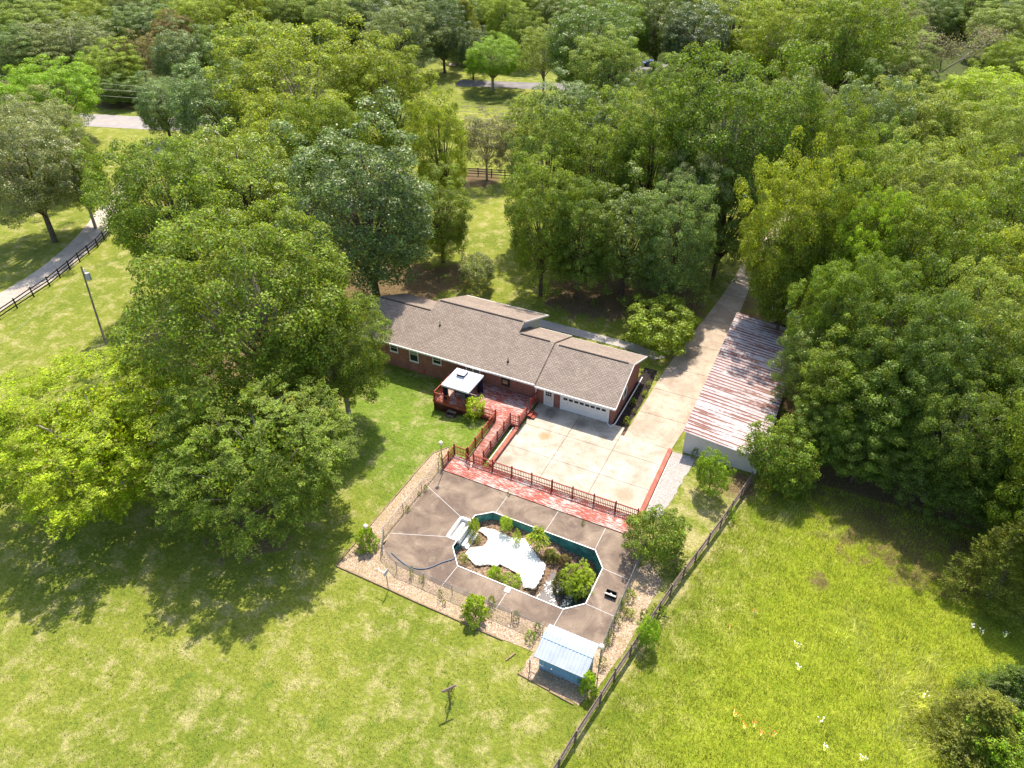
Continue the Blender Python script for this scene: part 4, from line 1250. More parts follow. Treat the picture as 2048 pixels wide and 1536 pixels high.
def sphere_dirs(k, rg, up=0.0):
    d = unit(rg.normal(0, 1, (k, 3)) + np.array([0, 0, up]))
    return d

def clump_dirs(n, rg, lo=-0.72):
    k = np.arange(n); az = k * 2.39996 + rg.uniform(0, 6.28)
    h = 1 - (1 - lo) * (k + 0.5) / n
    q = np.sqrt(1 - h ** 2)
    return unit(np.stack([np.cos(az) * q, np.sin(az) * q, h], 1) + rg.normal(0, 0.055, (n, 3)))

def lumps(d, rg, amp, n=9):
    # low bumps of the envelope: big limbs push out, gaps fall back
    B = unit(rg.normal(0, 1, (n, 3)) + np.array([0, 0, .3]))
    v = np.zeros(len(d))
    for q in B: v = np.maximum(v, np.exp(-((1 - d @ q) / 0.10)))
    return 1 - amp + amp * 1.5 * v

def crown_broad(seed, Rr, z0, z1, n, cr, nleaf, s, amp=0.27, jit_=0.48, lo=-0.75, inner=0.30):
    rg = np.random.default_rng(seed)
    zc = z0 + (z1 - z0) * 0.48; out = []
    ks = clump_dirs(n, rg, lo)
    lm = lumps(ks, rg, amp)
    side = (1 - np.abs(ks[:, 2:3]) ** 2.6) ** (1 / 2.4)            # steep sided envelope
    hor = unit(ks[:, :2] + 1e-9) * side
    C = np.concatenate([hor * Rr, np.where(ks[:, 2:3] > 0, ks[:, 2:3] * (z1 - zc), ks[:, 2:3] * (zc - z0))], 1)
    C *= (lm * rg.uniform(0.80, 1.07, n))[:, None]
    C[:, 2] += zc
    A = np.array([0, 0, zc])
    sets = [(C, 1.0)]
    ki = clump_dirs(int(n * inner), rg, lo)
    CI = A + ki * np.array([Rr, Rr, (z1 - z0) * .5]) * 0.60
    sets.append((CI, 1.25))
    for CC, f in sets:
        for q in CC:
            pr = cr * f * rg.uniform(0.68, 1.32)
            m = int(nleaf * (pr / cr) ** 1.7)
            outw = unit((q - A)[None, :])[0]
            dd = unit(rg.normal(0, 1, (m, 3)) + outw * 0.55 + np.array([0, 0, 0.45]))
            el = np.array([1, 1, rg.uniform(0.7, 1.1)])
            P = q + dd * pr * rg.uniform(0.25, 1.0, (m, 1)) ** 0.45 * el * rg.uniform(0.85, 1.15, 3)
            out.append(leaves(P, dd + np.array([0, 0, 0.2]), s, rg, jit=jit_))
            # a few loose twigs of leaves standing out of the clump
            e = max(2, m // 40)
            d2 = unit(rg.normal(0, 1, (e, 3)) + outw * 0.8 + np.array([0, 0, .4]))
            out.append(leaves(q + d2 * pr * rg.uniform(1.0, 1.35, (e, 1)), d2, s, rg))
    return np.concatenate(out), A + (CI - A) * 0.8, C

def crown_feather(seed, Rr, z0, z1, nc, nleaf, s, sp=6):
    # clumps of arching sprays with small leaflets on both sides
    rg = np.random.default_rng(seed)
    zc = z0 + (z1 - z0) * 0.42; out = []
    K = clump_dirs(nc, rg, -0.7); lm = lumps(K, rg, 0.16, 11)
    tips = []
    for i, k3 in enumerate(K):
        a = math.atan2(k3[1], k3[0]); h = k3[2]
        rr = (1 - abs(h) ** 2.3) ** (1 / 2.2)
        c0 = np.array([math.cos(a) * rr * Rr, math.sin(a) * rr * Rr, (h * (z1 - zc) if h > 0 else h * (zc - z0))]) * lm[i] * rg.uniform(.72, .98)
        c0[2] += zc
        if i % 5 == 0: tips.append(c0)
        for j in range(sp):
            c = c0 + rg.normal(0, 0.30, 3) * Rr / 8 * np.array([1, 1, 1.3])
            aa = a + rg.normal(0, .75) if rr > .3 else rg.uniform(0, 6.28)
            dirn = np.array([math.cos(aa), math.sin(aa), 0.30 + 0.35 * h + rg.normal(0, .15)])
            dirn /= np.linalg.norm(dirn)
            ln = rg.uniform(0.9, 1.8) * Rr / 8
            side = np.cross(dirn, [0, 0, 1.0]); side /= np.linalg.norm(side)
            t = rg.uniform(0, 1, nleaf)
            P = c + np.outer(t * ln, dirn) + np.outer(-(t ** 2) * ln * rg.uniform(0.2, .6), [0, 0, 1]) + np.outer(rg.uniform(-1, 1, nleaf) * ln * 0.30 * np.sin(np.clip(t * 2.8 + .35, 0, 3.1)), side)
            P[:, 2] += rg.normal(0, 0.05, nleaf)
            ax = np.tile(side, (nleaf, 1)) * np.sign(rg.normal(0, 1, (nleaf, 1))) + dirn * 0.6
            out.append(leaves(P, np.tile([dirn[0] * .3, dirn[1] * .3, 1.0], (nleaf, 1)), s, rg, 0.42, 0.30, ax))
    k = nc * 60
    d = sphere_dirs(k, rg)
    P = np.array([0, 0, zc]) + d * rg.uniform(0.2, 0.66, (k, 1)) * np.array([Rr, Rr, (z1 - z0) * 0.45])
    P[:, 2] = np.maximum(P[:, 2], z0)
    out.append(leaves(P, d, s * 2.0, rg, jit=1.0))
    T_ = np.array(tips); T_ = np.array([0, 0, zc * .8]) + (T_ - np.array([0, 0, zc * .8])) * 0.75
    return np.concatenate(out), T_, T_

def crown_cone(seed, Rr, H, nb, nleaf, s, z0=0.4, powr=0.8):
    # cedar: upswept sprays on a ragged cone
    rg = np.random.default_rng(seed); out = []
    for i in range(nb):
        t = rg.uniform(0, 1) ** 1.15
        z = z0 + (H - z0) * t; a = rg.uniform(0, 6.283)
        r = Rr * (1 - t) ** powr * (0.72 + 0.28 * math.sin(a * 4 + seed + t * 6)) * rg.uniform(0.75, 1.05) + 0.1
        c = np.array([math.cos(a) * r * .75, math.sin(a) * r * .75, z])
        dirn = unit(np.array([[math.cos(a), math.sin(a), 0.75 + rg.normal(0, .2)]]))[0]
        ln = (0.35 + 0.38 * (1 - t)) * Rr * 0.42
        u = rg.uniform(0, 1, nleaf)
        P = c + np.outer(u * ln, dirn) + rg.normal(0, 1, (nleaf, 3)) * ln * 0.26 * (1.05 - u)[:, None]
        out.append(leaves(P, rg.normal(0, 1, (nleaf, 3)) + np.array([math.cos(a), math.sin(a), .6]), s, rg, 0.38, 0.4, np.tile(dirn, (nleaf, 1))))
    return np.concatenate(out), np.zeros((0, 3)), np.zeros((0, 3))

def trunk_mb(H, r0, LC, PF, seed, top=0.8, thin=0.5):
    r = random.Random(seed); mb = MB()
    zt = H * top
    pts = [(0, 0, -0.4), (0, 0, 0.2), (r.uniform(-.2, .2), r.uniform(-.2, .2), zt * .4), (r.uniform(-.4, .4), r.uniform(-.4, .4), zt * .7), (r.uniform(-.5, .5), r.uniform(-.5, .5), zt)]
    mb.tube(pts, [r0 * 1.35, r0, r0 * .78, r0 * .5, r0 * .16], 8)
    for k, c in enumerate(LC):
        zb = min(max(c[2] * 0.5, H * 0.12), zt * .7)
        b = Vector((0, 0, zb)); e = Vector(c)
        m = b.lerp(e, .5) + Vector((r.uniform(-.3, .3), r.uniform(-.3, .3), -0.06 * (e - b).length))
        mb.tube([b, m, e], [r0 * .42, r0 * .28, r0 * .12], 6)
    if len(LC) and len(PF):
        st = max(1, len(PF) // 24)
        for q in PF[::st]:
            c = LC[np.argmin(((LC - q) ** 2).sum(1))]
            b = Vector(c); e = Vector(q) ; m = b.lerp(e, .5) + Vector((r.uniform(-.2, .2), r.uniform(-.2, .2), -.1))
            mb.tube([b, m, b.lerp(e, 1.0)], [r0 * .13, r0 * .08, r0 * .03], 4)
    return mb

PROTO = {}
def mesh_of(mb, name, m):
    me = bpy.data.meshes.new(name); me.from_pydata(mb.v, [], mb.f); me.materials.append(m)
    me.polygons.foreach_set('use_smooth', [True] * len(me.polygons)); me.update()
    return me
def proto(key, Rr, H, cf, crown, r0, seed, leafmat='leaf', bark='bark', top=0.8, trunk=None):
    V, LC, PF = crown
    V = V[np.repeat(V.reshape(-1, 4, 3)[:, :, 2].min(1) > 0.0, 4)]
    rad_ = np.sqrt(V[:, 0] ** 2 + V[:, 1] ** 2)
    if key not in ('bare', 'weed', 'frond'):
        Rr = float(np.percentile(rad_, 98)); H = float(np.percentile(V[:, 2], 99.7))
    PROTO[key] = dict(R=Rr, H=H, cf=cf, crown=fastmesh('crown', V, 4, M[leafmat]),
                      trunk=mesh_of(trunk if trunk else trunk_mb(H, r0, LC, PF, seed, top), 'trunk', M[bark]))

for i, sd in enumerate((11, 23, 37, 52)):
    proto('oak%d' % i, 7, 17, 0.60, crown_broad(sd, 6.8, 2.8, 16.7, 200, 0.84, 250, 0.175), 0.34, sd, 'leafgloss' if i == 2 else 'leaf', 'palebark' if i % 2 else 'bark')
for i, sd in enumerate((61, 72, 85)):
    proto('full%d' % i, 5, 16, 0.52, crown_broad(sd, 4.85, 0.9, 15.7, 180, 0.74, 210, 0.165, lo=-0.88), 0.28, sd, 'leafgloss' if i == 1 else 'leaf')
for i, sd in enumerate((91, 97)):
    proto('feather%d' % i, 8, 13, 0.50, crown_feather(sd, 7.6, 1.4, 12.6, 185, 105, 0.16), 0.30, sd, 'leaf', 'palebark', 0.55)
for i, sd in enumerate((101, 108)):
    proto('cedar%d' % i, 3.4, 10, 0.42, crown_cone(sd, 3.4, 10, 760, 75, 0.115), 0.22, sd, top=0.9)
proto('small0', 2.8, 6, 0.52, crown_broad(121, 2.5, 0.5, 5.6, 75, 0.50, 120, 0.16, amp=.2), 0.10, 121)
proto('small1', 2.8, 6, 0.52, crown_feather(127, 2.6, 0.7, 5.8, 100, 70, 0.095, 6), 0.10, 127)
proto('bush0', 1.0, 1.9, 0.5, crown_broad(131, 0.9, 0.1, 1.75, 40, 0.22, 40, 0.11, amp=.2), 0.04, 131)
proto('bush1', 1.0, 1.9, 0.5, crown_cone(137, 1.15, 2.0, 260, 22, 0.12, 0.05, 0.42), 0.04, 137)
proto('weed', 0.5, 0.9, 0.5, crown_cone(139, 0.55, 0.95, 70, 9, 0.10, 0.05, 0.6), 0.015, 139)

def fronds(seed, n, ln, s):
    rg = np.random.default_rng(seed); out = []
    for i in range(n):
        a = i * 2.4; el = rg.uniform(0.15, 1.25); z = 0.9 + 0.5 * (i / n)
        d = np.array([math.cos(a) * math.cos(el), math.sin(a) * math.cos(el), math.sin(el)])
        side = np.cross(d, [0, 0, 1.0]); side /= np.linalg.norm(side)
        for j in range(14):
            t = (j + 1) / 14
            p = np.array([0, 0, z]) + d * ln * t - np.array([0, 0, 1]) * 0.55 * ln * t * t
            for sg in (-1, 1):
                out.append(p + side * sg * s * 0.5)
    P = np.array(out)
    ax = np.tile([1.0, 0, 0], (len(P), 1))
    return leaves(P, np.tile([0, 0, 1.0], (len(P), 1)), s, rg, 0.4, 0.35), np.zeros((0, 3)), np.zeros((0, 3))
proto('frond', 1.0, 1.8, 0.5, fronds(5, 34, 1.05, 0.20), 0.03, 5)

def bare_tree(seed, H, Rr):
    r = random.Random(seed); mb = MB(); tips = []
    def grow(p, d, ln, rad, lev):
        q = p + d * ln
        m = p.lerp(q, .5) + Vector((r.uniform(-1, 1), r.uniform(-1, 1), r.uniform(-1, 1))) * ln * .06
        mb.tube([p, m, q], [rad, rad * .85, rad * .65], 5 if lev > 1 else 7, False)
        if lev == 5: tips.append(q); return
        for k in range(3 if lev < 4 else 4):
            nd = (d + Vector((r.uniform(-1, 1), r.uniform(-1, 1), r.uniform(-.45, .6))) * (0.62 if lev else .8)).normalized()
            grow(q, nd, ln * r.uniform(.62, .82), rad * .58, lev + 1)
    grow(Vector((0, 0, -.3)), Vector((0, 0, 1)), H * .30, .26, 0)
    return mb, tips
bt, tips = bare_tree(4, 14, 6)
rg_ = np.random.default_rng(8)
tp = np.array([tuple(t) for t in tips])
tp = tp[rg_.integers(0, len(tp), 5200)] + rg_.normal(0, 0.45, (5200, 3))
proto('bare', 6.5, 14, 0.62, (leaves(tp, rg_.normal(0, 1, tp.shape) + [0, 0, 1], 0.2, rg_), np.zeros((0, 3)), np.zeros((0, 3))), .25, 4, 'leaf', 'palebark', trunk=bt)
sd_ = 171
proto('airy', 5, 16, 0.58, crown_broad(sd_, 4.5, 3.5, 15.5, 110, 0.85, 120, 0.22, inner=.2), 0.22, sd_, 'leaf', 'palebark')

PAL = {'mid': (0.178, 0.245, 0.026), 'lime': (0.245, 0.305, 0.03), 'yel': (0.31, 0.4, 0.014), 'pale': (0.24, 0.3, 0.062), 'blue': (0.16, 0.228, 0.064), 'grey': (0.215, 0.255, 0.1), 'dark': (0.145, 0.21, 0.03), 'deep': (0.09, 0.14, 0.036), 'vivid': (0.33, 0.43, 0.03), 'olive': (0.215, 0.24, 0.032), 'brown': (0.19, 0.16, 0.06), 'bright': (0.23, 0.345, 0.022), 'ash': (0.2, 0.2, 0.12)}
TR = random.Random(77)
TREEPOS = []
def tree(kind, xc, yc, w, h, colr, label, name='oak_tree', cat='tree', group=None, z=0.0, sq=None, vary=0.10):
    p = PROTO[kind]
    P = at(xc, yc, z + h * p['cf'])
    dist = (P - cam.location).length
    rad = w / 2 * dist / FPX * (1.03 if h > 12 else 1.0)
    t = thing(name, (P.x, P.y, z + (gh(P.x, P.y) if z == 0 else 0)), label, cat, group, TR.uniform(0, 6.28))
    k = rad / p['R']
    t.scale = (k, k * TR.uniform(.93, 1.07), h / p['H'])
    c = PAL[colr]; v = TR.uniform(1 - vary, 1 + vary); g = TR.uniform(0.95, 1.05)
    for part in ('trunk', 'crown'):
        o = bpy.data.objects.new(part, p[part]); COL.objects.link(o); o.parent = t
        o.color = (c[0] * v * g, c[1] * v, c[2] * v, 1)
    TREEPOS.append((P.x, P.y, rad, h, label))
    return t

def clamp_names(): pass
OK = 'oak_tree'
L1 = 'trees on the left side of the house'
for a in [
    ('feather0', 205, 868, 400, 12.5, 'yel', 'broad bright yellow-green tree with feathery sprays on the lower left lawn', 'locust_tree'),
    ('feather1', 525, 905, 370, 13.5, 'mid', 'feathery mid green tree with bare pale limbs beside the yellow-green one', 'locust_tree'),
    ('oak1', 508, 600, 455, 23, 'mid', 'largest green oak, standing directly left of the brick house'),
    ('oak3', 675, 700, 220, 14, 'mid', 'smaller oak reaching over the left end of the house roof'),
    ('oak0', 350, 412, 275, 20, 'mid', 'wide oak between the gravel lane and the largest oak'),
    ('oak2', 480, 370, 260, 20, 'lime', 'yellowish green oak just behind the largest oak'),
    ('full1', 730, 405, 300, 25, 'blue', 'huge blue-green oak behind the left end of the house'),
    ('full2', 880, 430, 130, 13, 'mid', 'green tree hanging over the lawn gap behind the house'),
    ('full0', 880, 310, 125, 19, 'lime', 'narrow tall yellow-green tree at the left edge of the lawn gap'),
    ('full0', 775, 220, 200, 23, 'lime', 'rounded yellow-green oak above the narrow tall tree'),
    ('oak3', 600, 170, 320, 25, 'lime', 'very wide yellow-green oak high in the left canopy'),
    ('oak2', 440, 195, 220, 19, 'blue', 'blue-green oak right of the visible piece of road'),
    ('oak1', 585, 300, 260, 19, 'lime', 'oak below the very wide yellow-green one'),
    ('oak0', 650, 300, 200, 19, 'mid', 'green oak squeezed between two wide yellowish oaks'),
    ('full1', 322, 212, 92, 13, 'blue', 'dark rounded tree touching the right end of the visible road'),
    ('oak2', 45, 325, 215, 19, 'grey', 'grey-green tree on leaning trunks at the left edge'),
    ('oak1', 150, 345, 115, 14, 'mid', 'mid green tree behind the leaning grey-green one'),
    ('oak0', 108, 190, 165, 14, 'bright', 'bright green tree left of the road opening'),
    ('oak3', 70, 265, 170, 15, 'grey', 'pale grey-green tree under the bright green one'),
    ('full0', 15, 230, 110, 14, 'bright', 'bright green tree cut by the left edge above the grey-green ones'),
    ('full2', 225, 135, 105, 12, 'lime', 'small yellow-green tree right above the road opening'),
    ('full1', 238, 178, 85, 7, 'dark', 'dark ivy covered tree on the far verge of the road'),
    ('airy', 278, 110, 85, 13, 'brown', 'thin brownish green tree above the dark rounded one'),
]:
    nm = a[7] if len(a) > 7 else OK
    tree(*a[:7], name=nm)

for a in [
    ('full0', 25, 115, 120, 14, 'blue', 'blue-green tree at the left edge just above the bright green one'),
    ('airy', 140, 85, 150, 15, 'grey', 'soft grey-green tree in the upper left wood'),
    ('full2', 95, 120, 110, 12, 'grey', 'lower grey-green tree in front of the soft grey one'),
    ('full0', 60, 55, 120, 14, 'pale', 'pale green round tree in the upper left wood'),
    ('oak1', 185, 40, 120, 14, 'lime', 'yellow-green tree behind the soft grey-green tree'),
    ('full1', 215, 70, 90, 13, 'mid', 'green tree beside the soft grey-green tree'),
    ('oak2', 300, 45, 120, 14, 'blue', 'blue-green tree behind the thin brownish one'),
    ('oak2', 375, 105, 140, 16, 'blue', 'blue-grey leafy tree above the road end'),
    ('full0', 345, 75, 80, 13, 'brown', 'brown-green tree left of the blue-grey leafy tree'),
    ('oak0', 400, 40, 130, 15, 'lime', 'yellow-green tree beyond the blue-grey leafy tree'),
    ('cedar0', 480, 50, 80, 14, 'brown', 'brown-green cedar behind the wide yellow-green oak', ),
    ('cedar1', 525, 35, 70, 13, 'olive', 'olive cedar right of the brown-green cedar'),
    ('full0', 575, 40, 110, 15, 'mid', 'green tree right of the olive cedar near the top edge'),
    ('full2', 670, 45, 120, 17, 'pale', 'pale green tree above the very wide yellow-green oak'),
    ('full1', 735, 40, 100, 17, 'deep', 'very dark tree near the top edge left of the grey-green one'),
    ('cedar0', 712, 80, 55, 12, 'brown', 'slim brown-green cedar before the very dark tree'),
    ('full0', 808, 75, 140, 18, 'grey', 'rounded grey-green tree near the top, left of the cedar'),
    ('full1', 885, 65, 85, 18, 'deep', 'tall dark tree on bare trunks beyond the lawn gap'),
    ('cedar1', 932, 75, 85, 15, 'olive', 'olive coloured cone shaped cedar beyond the lawn gap'),
    ('oak1', 985, 115, 130, 12, 'bright', 'bright green round tree on the neighbour lawn'),
    ('airy', 1088, 105, 100, 16, 'pale', 'pale airy tree with a visible straight trunk by the neighbour drive'),
    ('full0', 1010, 35, 100, 15, 'lime', 'yellow-green tree behind the bright green round tree'),
    ('oak2', 1180, 72, 195, 23, 'dark', 'broad deep green tree right of the pale airy tree'),
    ('full1', 1318, 50, 115, 21, 'dark', 'dark tree behind the parked blue car'),
    ('full0', 1250, 70, 110, 18, 'mid', 'green tree between two dark trees beyond the round bushy tree'),
    ('full1', 1150, 125, 95, 14, 'dark', 'dark tree shading the right end of the neighbour drive'),
    ('full1', 945, 100, 60, 13, 'deep', 'dark slim tree behind the olive cedar beyond the gap'),
    ('full0', 1045, 75, 80, 14, 'mid', 'green tree behind the pale airy tree on its left side'),
    ('full0', 1218, 150, 142, 18, 'pale', 'compact round tree with light top in front of the blue car'),
    ('full1', 1130, 215, 115, 13, 'blue', 'blue-green tree right of the overhead wires'),
    ('oak2', 1245, 235, 140, 14, 'blue', 'blue-green tree under the compact round tree'),
    ('full2', 1330, 190, 100, 15, 'mid', 'green tree right of the compact round tree'),
    ('full0', 1275, 275, 110, 15, 'pale', 'pale green tree wedged behind the big clump of oaks'),
    ('airy', 972, 278, 110, 12, 'ash', 'dull grey-brown tree at the far end of the lawn gap'),
    ('airy', 1025, 310, 75, 8, 'ash', 'small greyish tree right of the dull grey-brown one'),
    ('bush1', 1050, 245, 105, 5, 'olive', 'low olive cedar shrub in front of the overhead wires', 'shrub', 'shrub'),
    ('full0', 1095, 335, 175, 21, 'pale', 'leftmost tall oak of the clump behind the garage'),
    ('full2', 1195, 345, 165, 22, 'mid', 'back oak in the middle of the clump behind the garage'),
    ('full0', 1300, 350, 180, 22, 'mid', 'back right oak of the clump behind the garage'),
    ('oak2', 1375, 400, 165, 18, 'grey', 'grey-green oak at the right side of the clump'),
    ('full2', 1085, 450, 150, 18, 'mid', 'full green tree leaning to the lawn gap at the clump front'),
    ('full0', 1160, 480, 160, 15, 'dark', 'darker green tree with low boughs at the clump front'),
    ('full1', 1255, 470, 160, 16, 'dark', 'dark glossy tree in the middle of the clump front'),
    ('full2', 1355, 490, 150, 17, 'blue', 'blue-green low branched tree at the right of the clump front'),
    ('oak1', 1468, 280, 315, 27, 'mid', 'towering wide oak above the far driveway'),
    ('full1', 1450, 430, 150, 17, 'dark', 'dark tree on a thick trunk left of the far driveway'),
    ('oak2', 1610, 225, 150, 17, 'grey', 'grey-green oak right of the towering wide oak'),
    ('full0', 1550, 120, 110, 13, 'mid', 'green tree filling the gap right of the towering wide oak'),
    ('full2', 1850, 178, 80, 9, 'mid', 'green tree at the foot of the half bare grey tree'),
    ('oak1', 2030, 125, 110, 13, 'lime', 'yellow-green tree behind the strong yellow-green edge tree'),
    ('full1', 1740, 165, 90, 11, 'deep', 'very dark tree in the shaded opening of the upper right wood'),
    ('oak0', 520, 95, 120, 15, 'pale', 'pale green tree behind the left shoulder of the widest oak'),
    ('oak3', 455, 110, 110, 15, 'mid', 'green tree above the blue-green oak right of the road'),
    ('full1', 1390, 75, 130, 20, 'deep', 'tall dark green tree near the top, right of the blue car'),
    ('full0', 1465, 60, 150, 18, 'lime', 'yellow-green tree behind the towering wide oak'),
    ('oak3', 1575, 72, 165, 22, 'lime', 'tall yellow-green oak on the upper right'),
    ('oak0', 1690, 95, 200, 25, 'mid', 'large green oak above the dark wood opening'),
    ('full2', 1790, 135, 125, 15, 'pale', 'light green tree left of the bare branched tree'),
    ('bare', 1897, 92, 165, 17, 'ash', 'half bare grey tree with thin twigs in the upper right'),
    ('oak1', 1985, 190, 190, 13, 'yel', 'strong yellow-green tree at the upper right edge'),
    ('full0', 2005, 60, 120, 15, 'pale', 'pale green tree behind the half bare grey tree'),
    ('full2', 1790, 45, 120, 15, 'grey', 'dull green tree above the light green tree'),
    ('oak0', 1860, 25, 110, 14, 'blue', 'dark blue-green tree at the top edge on the right'),
    ('full1', 2040, 40, 90, 15, 'deep', 'very dark tree in the top right corner'),
]:
    nm = a[7] if len(a) > 7 else ('cedar_tree' if 'cedar' in a[0] else OK)
    tree(*a[:7], name=nm, cat=a[8] if len(a) > 8 else 'tree')

RW = 'trees of the wood on the right'
for a in [
    ('oak2', 1725, 255, 175, 17, 'blue', 'blue-green oak at the back of the right wood below the dark opening'),
    ('oak0', 1830, 270, 190, 17, 'pale', 'pale green oak at the back of the right wood under the light tree'),
    ('oak3', 1935, 290, 180, 17, 'lime', 'yellowish oak directly below the strong yellow-green edge tree'),
    ('oak1', 2035, 310, 170, 17, 'pale', 'pale oak at the right edge below the strong yellow-green tree'),
    ('oak1', 1635, 335, 180, 18, 'mid', 'green oak at the left shoulder of the right wood'),
    ('oak0', 1735, 370, 200, 18, 'mid', 'broad green oak near the middle back of the right wood'),
    ('oak3', 1840, 400, 200, 18, 'pale', 'pale topped oak in the middle of the right wood'),
    ('oak0', 1945, 420, 210, 18, 'lime', 'yellow-green oak in the right wood near the right edge'),
    ('oak2', 2045, 440, 190, 18, 'mid', 'glossy green oak cut by the right edge, upper part of the wood'),
    ('oak3', 1590, 455, 210, 19, 'lime', 'yellow-green oak on the driveway side of the right wood'),
    ('oak1', 1700, 495, 200, 18, 'mid', 'green oak behind the yellow-green driveway oak'),
    ('full2', 1715, 560, 110, 17, 'bright', 'small bright green crown among the oaks of the right wood'),
    ('oak0', 1810, 520, 210, 18, 'mid', 'wide oak in the centre of the right wood'),
    ('oak2', 1925, 560, 230, 18, 'mid', 'glossy wide oak with bare twigs in the right wood'),
    ('oak1', 2040, 590, 200, 18, 'lime', 'yellow-green oak cut by the right edge, middle of the wood'),
    ('full0', 1580, 560, 135, 16, 'mid', 'full green tree overhanging the far driveway'),
    ('oak0', 1675, 640, 195, 17, 'mid', 'oak leaning over the far end of the rusty shed roof'),
    ('oak3', 1770, 670, 220, 17, 'dark', 'dark green oak behind the rusty roofed shed'),
    ('oak1', 1960, 700, 220, 17, 'pale', 'oak with a light lit crown beside bare twigs at the right'),
    ('oak2', 1870, 740, 200, 16, 'dark', 'dark glossy oak below the bare twigs'),
    ('oak0', 2045, 780, 180, 16, 'mid', 'green oak cut by the right edge, lower part of the wood'),
    ('full1', 1628, 730, 135, 12, 'dark', 'dark leafy tree pressing on the middle of the rusty roof'),
    ('full0', 1690, 780, 190, 13, 'mid', 'green tree at the wood edge right of the rusty roof'),
    ('full2', 1790, 810, 190, 13, 'dark', 'dark green tree at the wood edge above the shaded meadow'),
    ('oak3', 1920, 850, 200, 14, 'dark', 'dark oak at the wood edge near the dead limb'),
    ('full1', 2035, 900, 170, 14, 'dark', 'dark tree at the right edge beside the dead limb'),
    ('full0', 1730, 890, 150, 8, 'dark', 'low bushy tree at the foot of the wood edge'),
    ('full1', 1830, 915, 160, 8, 'dark', 'low dark bush tree in the middle of the wood edge'),
    ('full2', 1935, 960, 150, 8, 'dark', 'low tangled tree right of the dark bush tree'),
    ('full0', 2030, 1000, 140, 8, 'mid', 'low green tree at the right edge above the cedar'),
    ('full2', 1650, 860, 120, 8, 'dark', 'low dark tree just behind the sapling at the shed corner'),
]:
    tree(a[0], a[1], a[2], a[3], a[4] * (TR.uniform(.92, 1.25) if a[4] > 15 else 1.0), *a[5:7], group=RW)

tree('bare', 1850, 672, 120, 15, 'mid', 'dead pale twigs showing between oaks in the right wood', 'dead_tree', 'tree', RW)
tree('bare', 1990, 838, 120, 13, 'mid', 'dead pale branches near the lower right of the wood', 'dead_tree', 'tree', RW)
# trees standing just outside the right edge whose shade falls on the meadow
for (x, y, w, h) in ((2170, 930, 230, 17), (2190, 1090, 200, 13)):
    tree('oak%d' % (x % 2), x, y, w, h, 'mid', ('taller' if h > 15 else 'lower') + ' oak just outside the right edge, shading the meadow')
# far wood along the top edge
FR = random.Random(9)
GN = {'mid': 'mid green', 'lime': 'yellow-green', 'blue': 'blue-green', 'pale': 'pale green', 'dark': 'dark green', 'grey': 'grey-green'}
for row, (yy, h) in enumerate(((14, 15), (-18, 15), (-50, 16), (-85, 17))):
    x = -60
    while x < 2130:
        w = FR.uniform(85, 125) * (1 - 0.08 * row)
        c = FR.choice(['mid', 'lime', 'blue', 'pale', 'mid', 'grey', 'dark'] if x > 500 else ['lime', 'pale', 'mid', 'lime', 'blue', 'grey'])
        zn = ('left corner', 'left part', 'left of centre', 'right of centre', 'right part', 'right corner')[max(0, min(5, int(x // 342)))]
        rw = 'front' if row == 0 else 'rear'
        tree(FR.choice(['oak0', 'oak1', 'oak2', 'oak3', 'full0', 'full1', 'full2']), x, yy + FR.uniform(-9, 9), w, h * FR.uniform(.85, 1.15), c,
             '%s crown in the %s rank of the far wood, top edge, %s' % (GN[c], rw, zn), group='%s %s crowns, %s' % (rw, GN[c], zn))
        x += w * FR.uniform(0.62, 0.85)

# trees and bushes near the house and the pool
def plant(kind, x, y, w, h, c, label, name='shrub', cat='shrub', z=0.0, group=None):
    return tree(kind, x, y, w, h, c, label, name, cat, group, z)
plant('small0', 1325, 648, 165, 5.6, 'lime', 'spreading light green ornamental tree beside the driveway', 'ornamental_tree', 'tree')
plant('small0', 955, 540, 88, 4.8, 'grey', 'small grey-green tree standing alone behind the house', 'small_tree', 'tree')
plant('small0', 1562, 905, 140, 6.5, 'mid', 'round leafy sapling hiding the right corner of the rusty shed', 'sapling', 'tree')
plant('small0', 1590, 945, 95, 4.5, 'mid', 'lower leafy growth at the foot of the round sapling', 'sapling', 'tree')
plant('small0', 1425, 945, 72, 4.6, 'bright', 'slim bright sapling in front of the white shed wall', 'sapling', 'tree')
plant('small0', 1312, 1068, 122, 4.6, 'mid', 'dense green sapling at the right end of the boardwalk', 'sapling', 'tree')
plant('small0', 1298, 1265, 52, 3.0, 'bright', 'green sapling growing through the rail fence', 'sapling', 'tree')
plant('cedar0', 2015, 1135, 150, 8.0, 'olive', 'dark olive cedar at the right edge of the meadow', 'cedar_tree', 'tree')
plant('cedar1', 2045, 1060, 120, 6.0, 'dark', 'darker cedar just above the olive one at the right edge', 'cedar_tree', 'tree')
plant('cedar1', 1965, 1450, 150, 4.6, 'olive', 'olive green cedar in the bottom right corner', 'cedar_tree', 'tree')
plant('cedar0', 2020, 1390, 120, 4.2, 'dark', 'dark cedar behind the pale leafy shrub in the lower right', 'cedar_tree', 'tree')
plant('small0', 2020, 1415, 80, 3.6, 'grey', 'pale leafy shrub among the cedars in the lower right', 'shrub', 'shrub')
plant('small0', 2030, 1490, 130, 4.2, 'bright', 'vivid yellow-green shrub in the bottom right corner', 'shrub', 'shrub')
plant('bush0', 1925, 1505, 75, 2.0, 'olive', 'low olive growth at the foot of the corner cedar', 'shrub', 'shrub')
plant('bush0', 951, 814, 44, 2.5, 'vivid', 'bright green shrub against the front of the deck')
plant('weed', 932, 836, 24, 1.0, 'mid', 'low leafy growth beside the bright deck shrub')
plant('bush1', 733, 1077, 52, 2.0, 'vivid', 'round yellow-green bush under the left globe lamp')
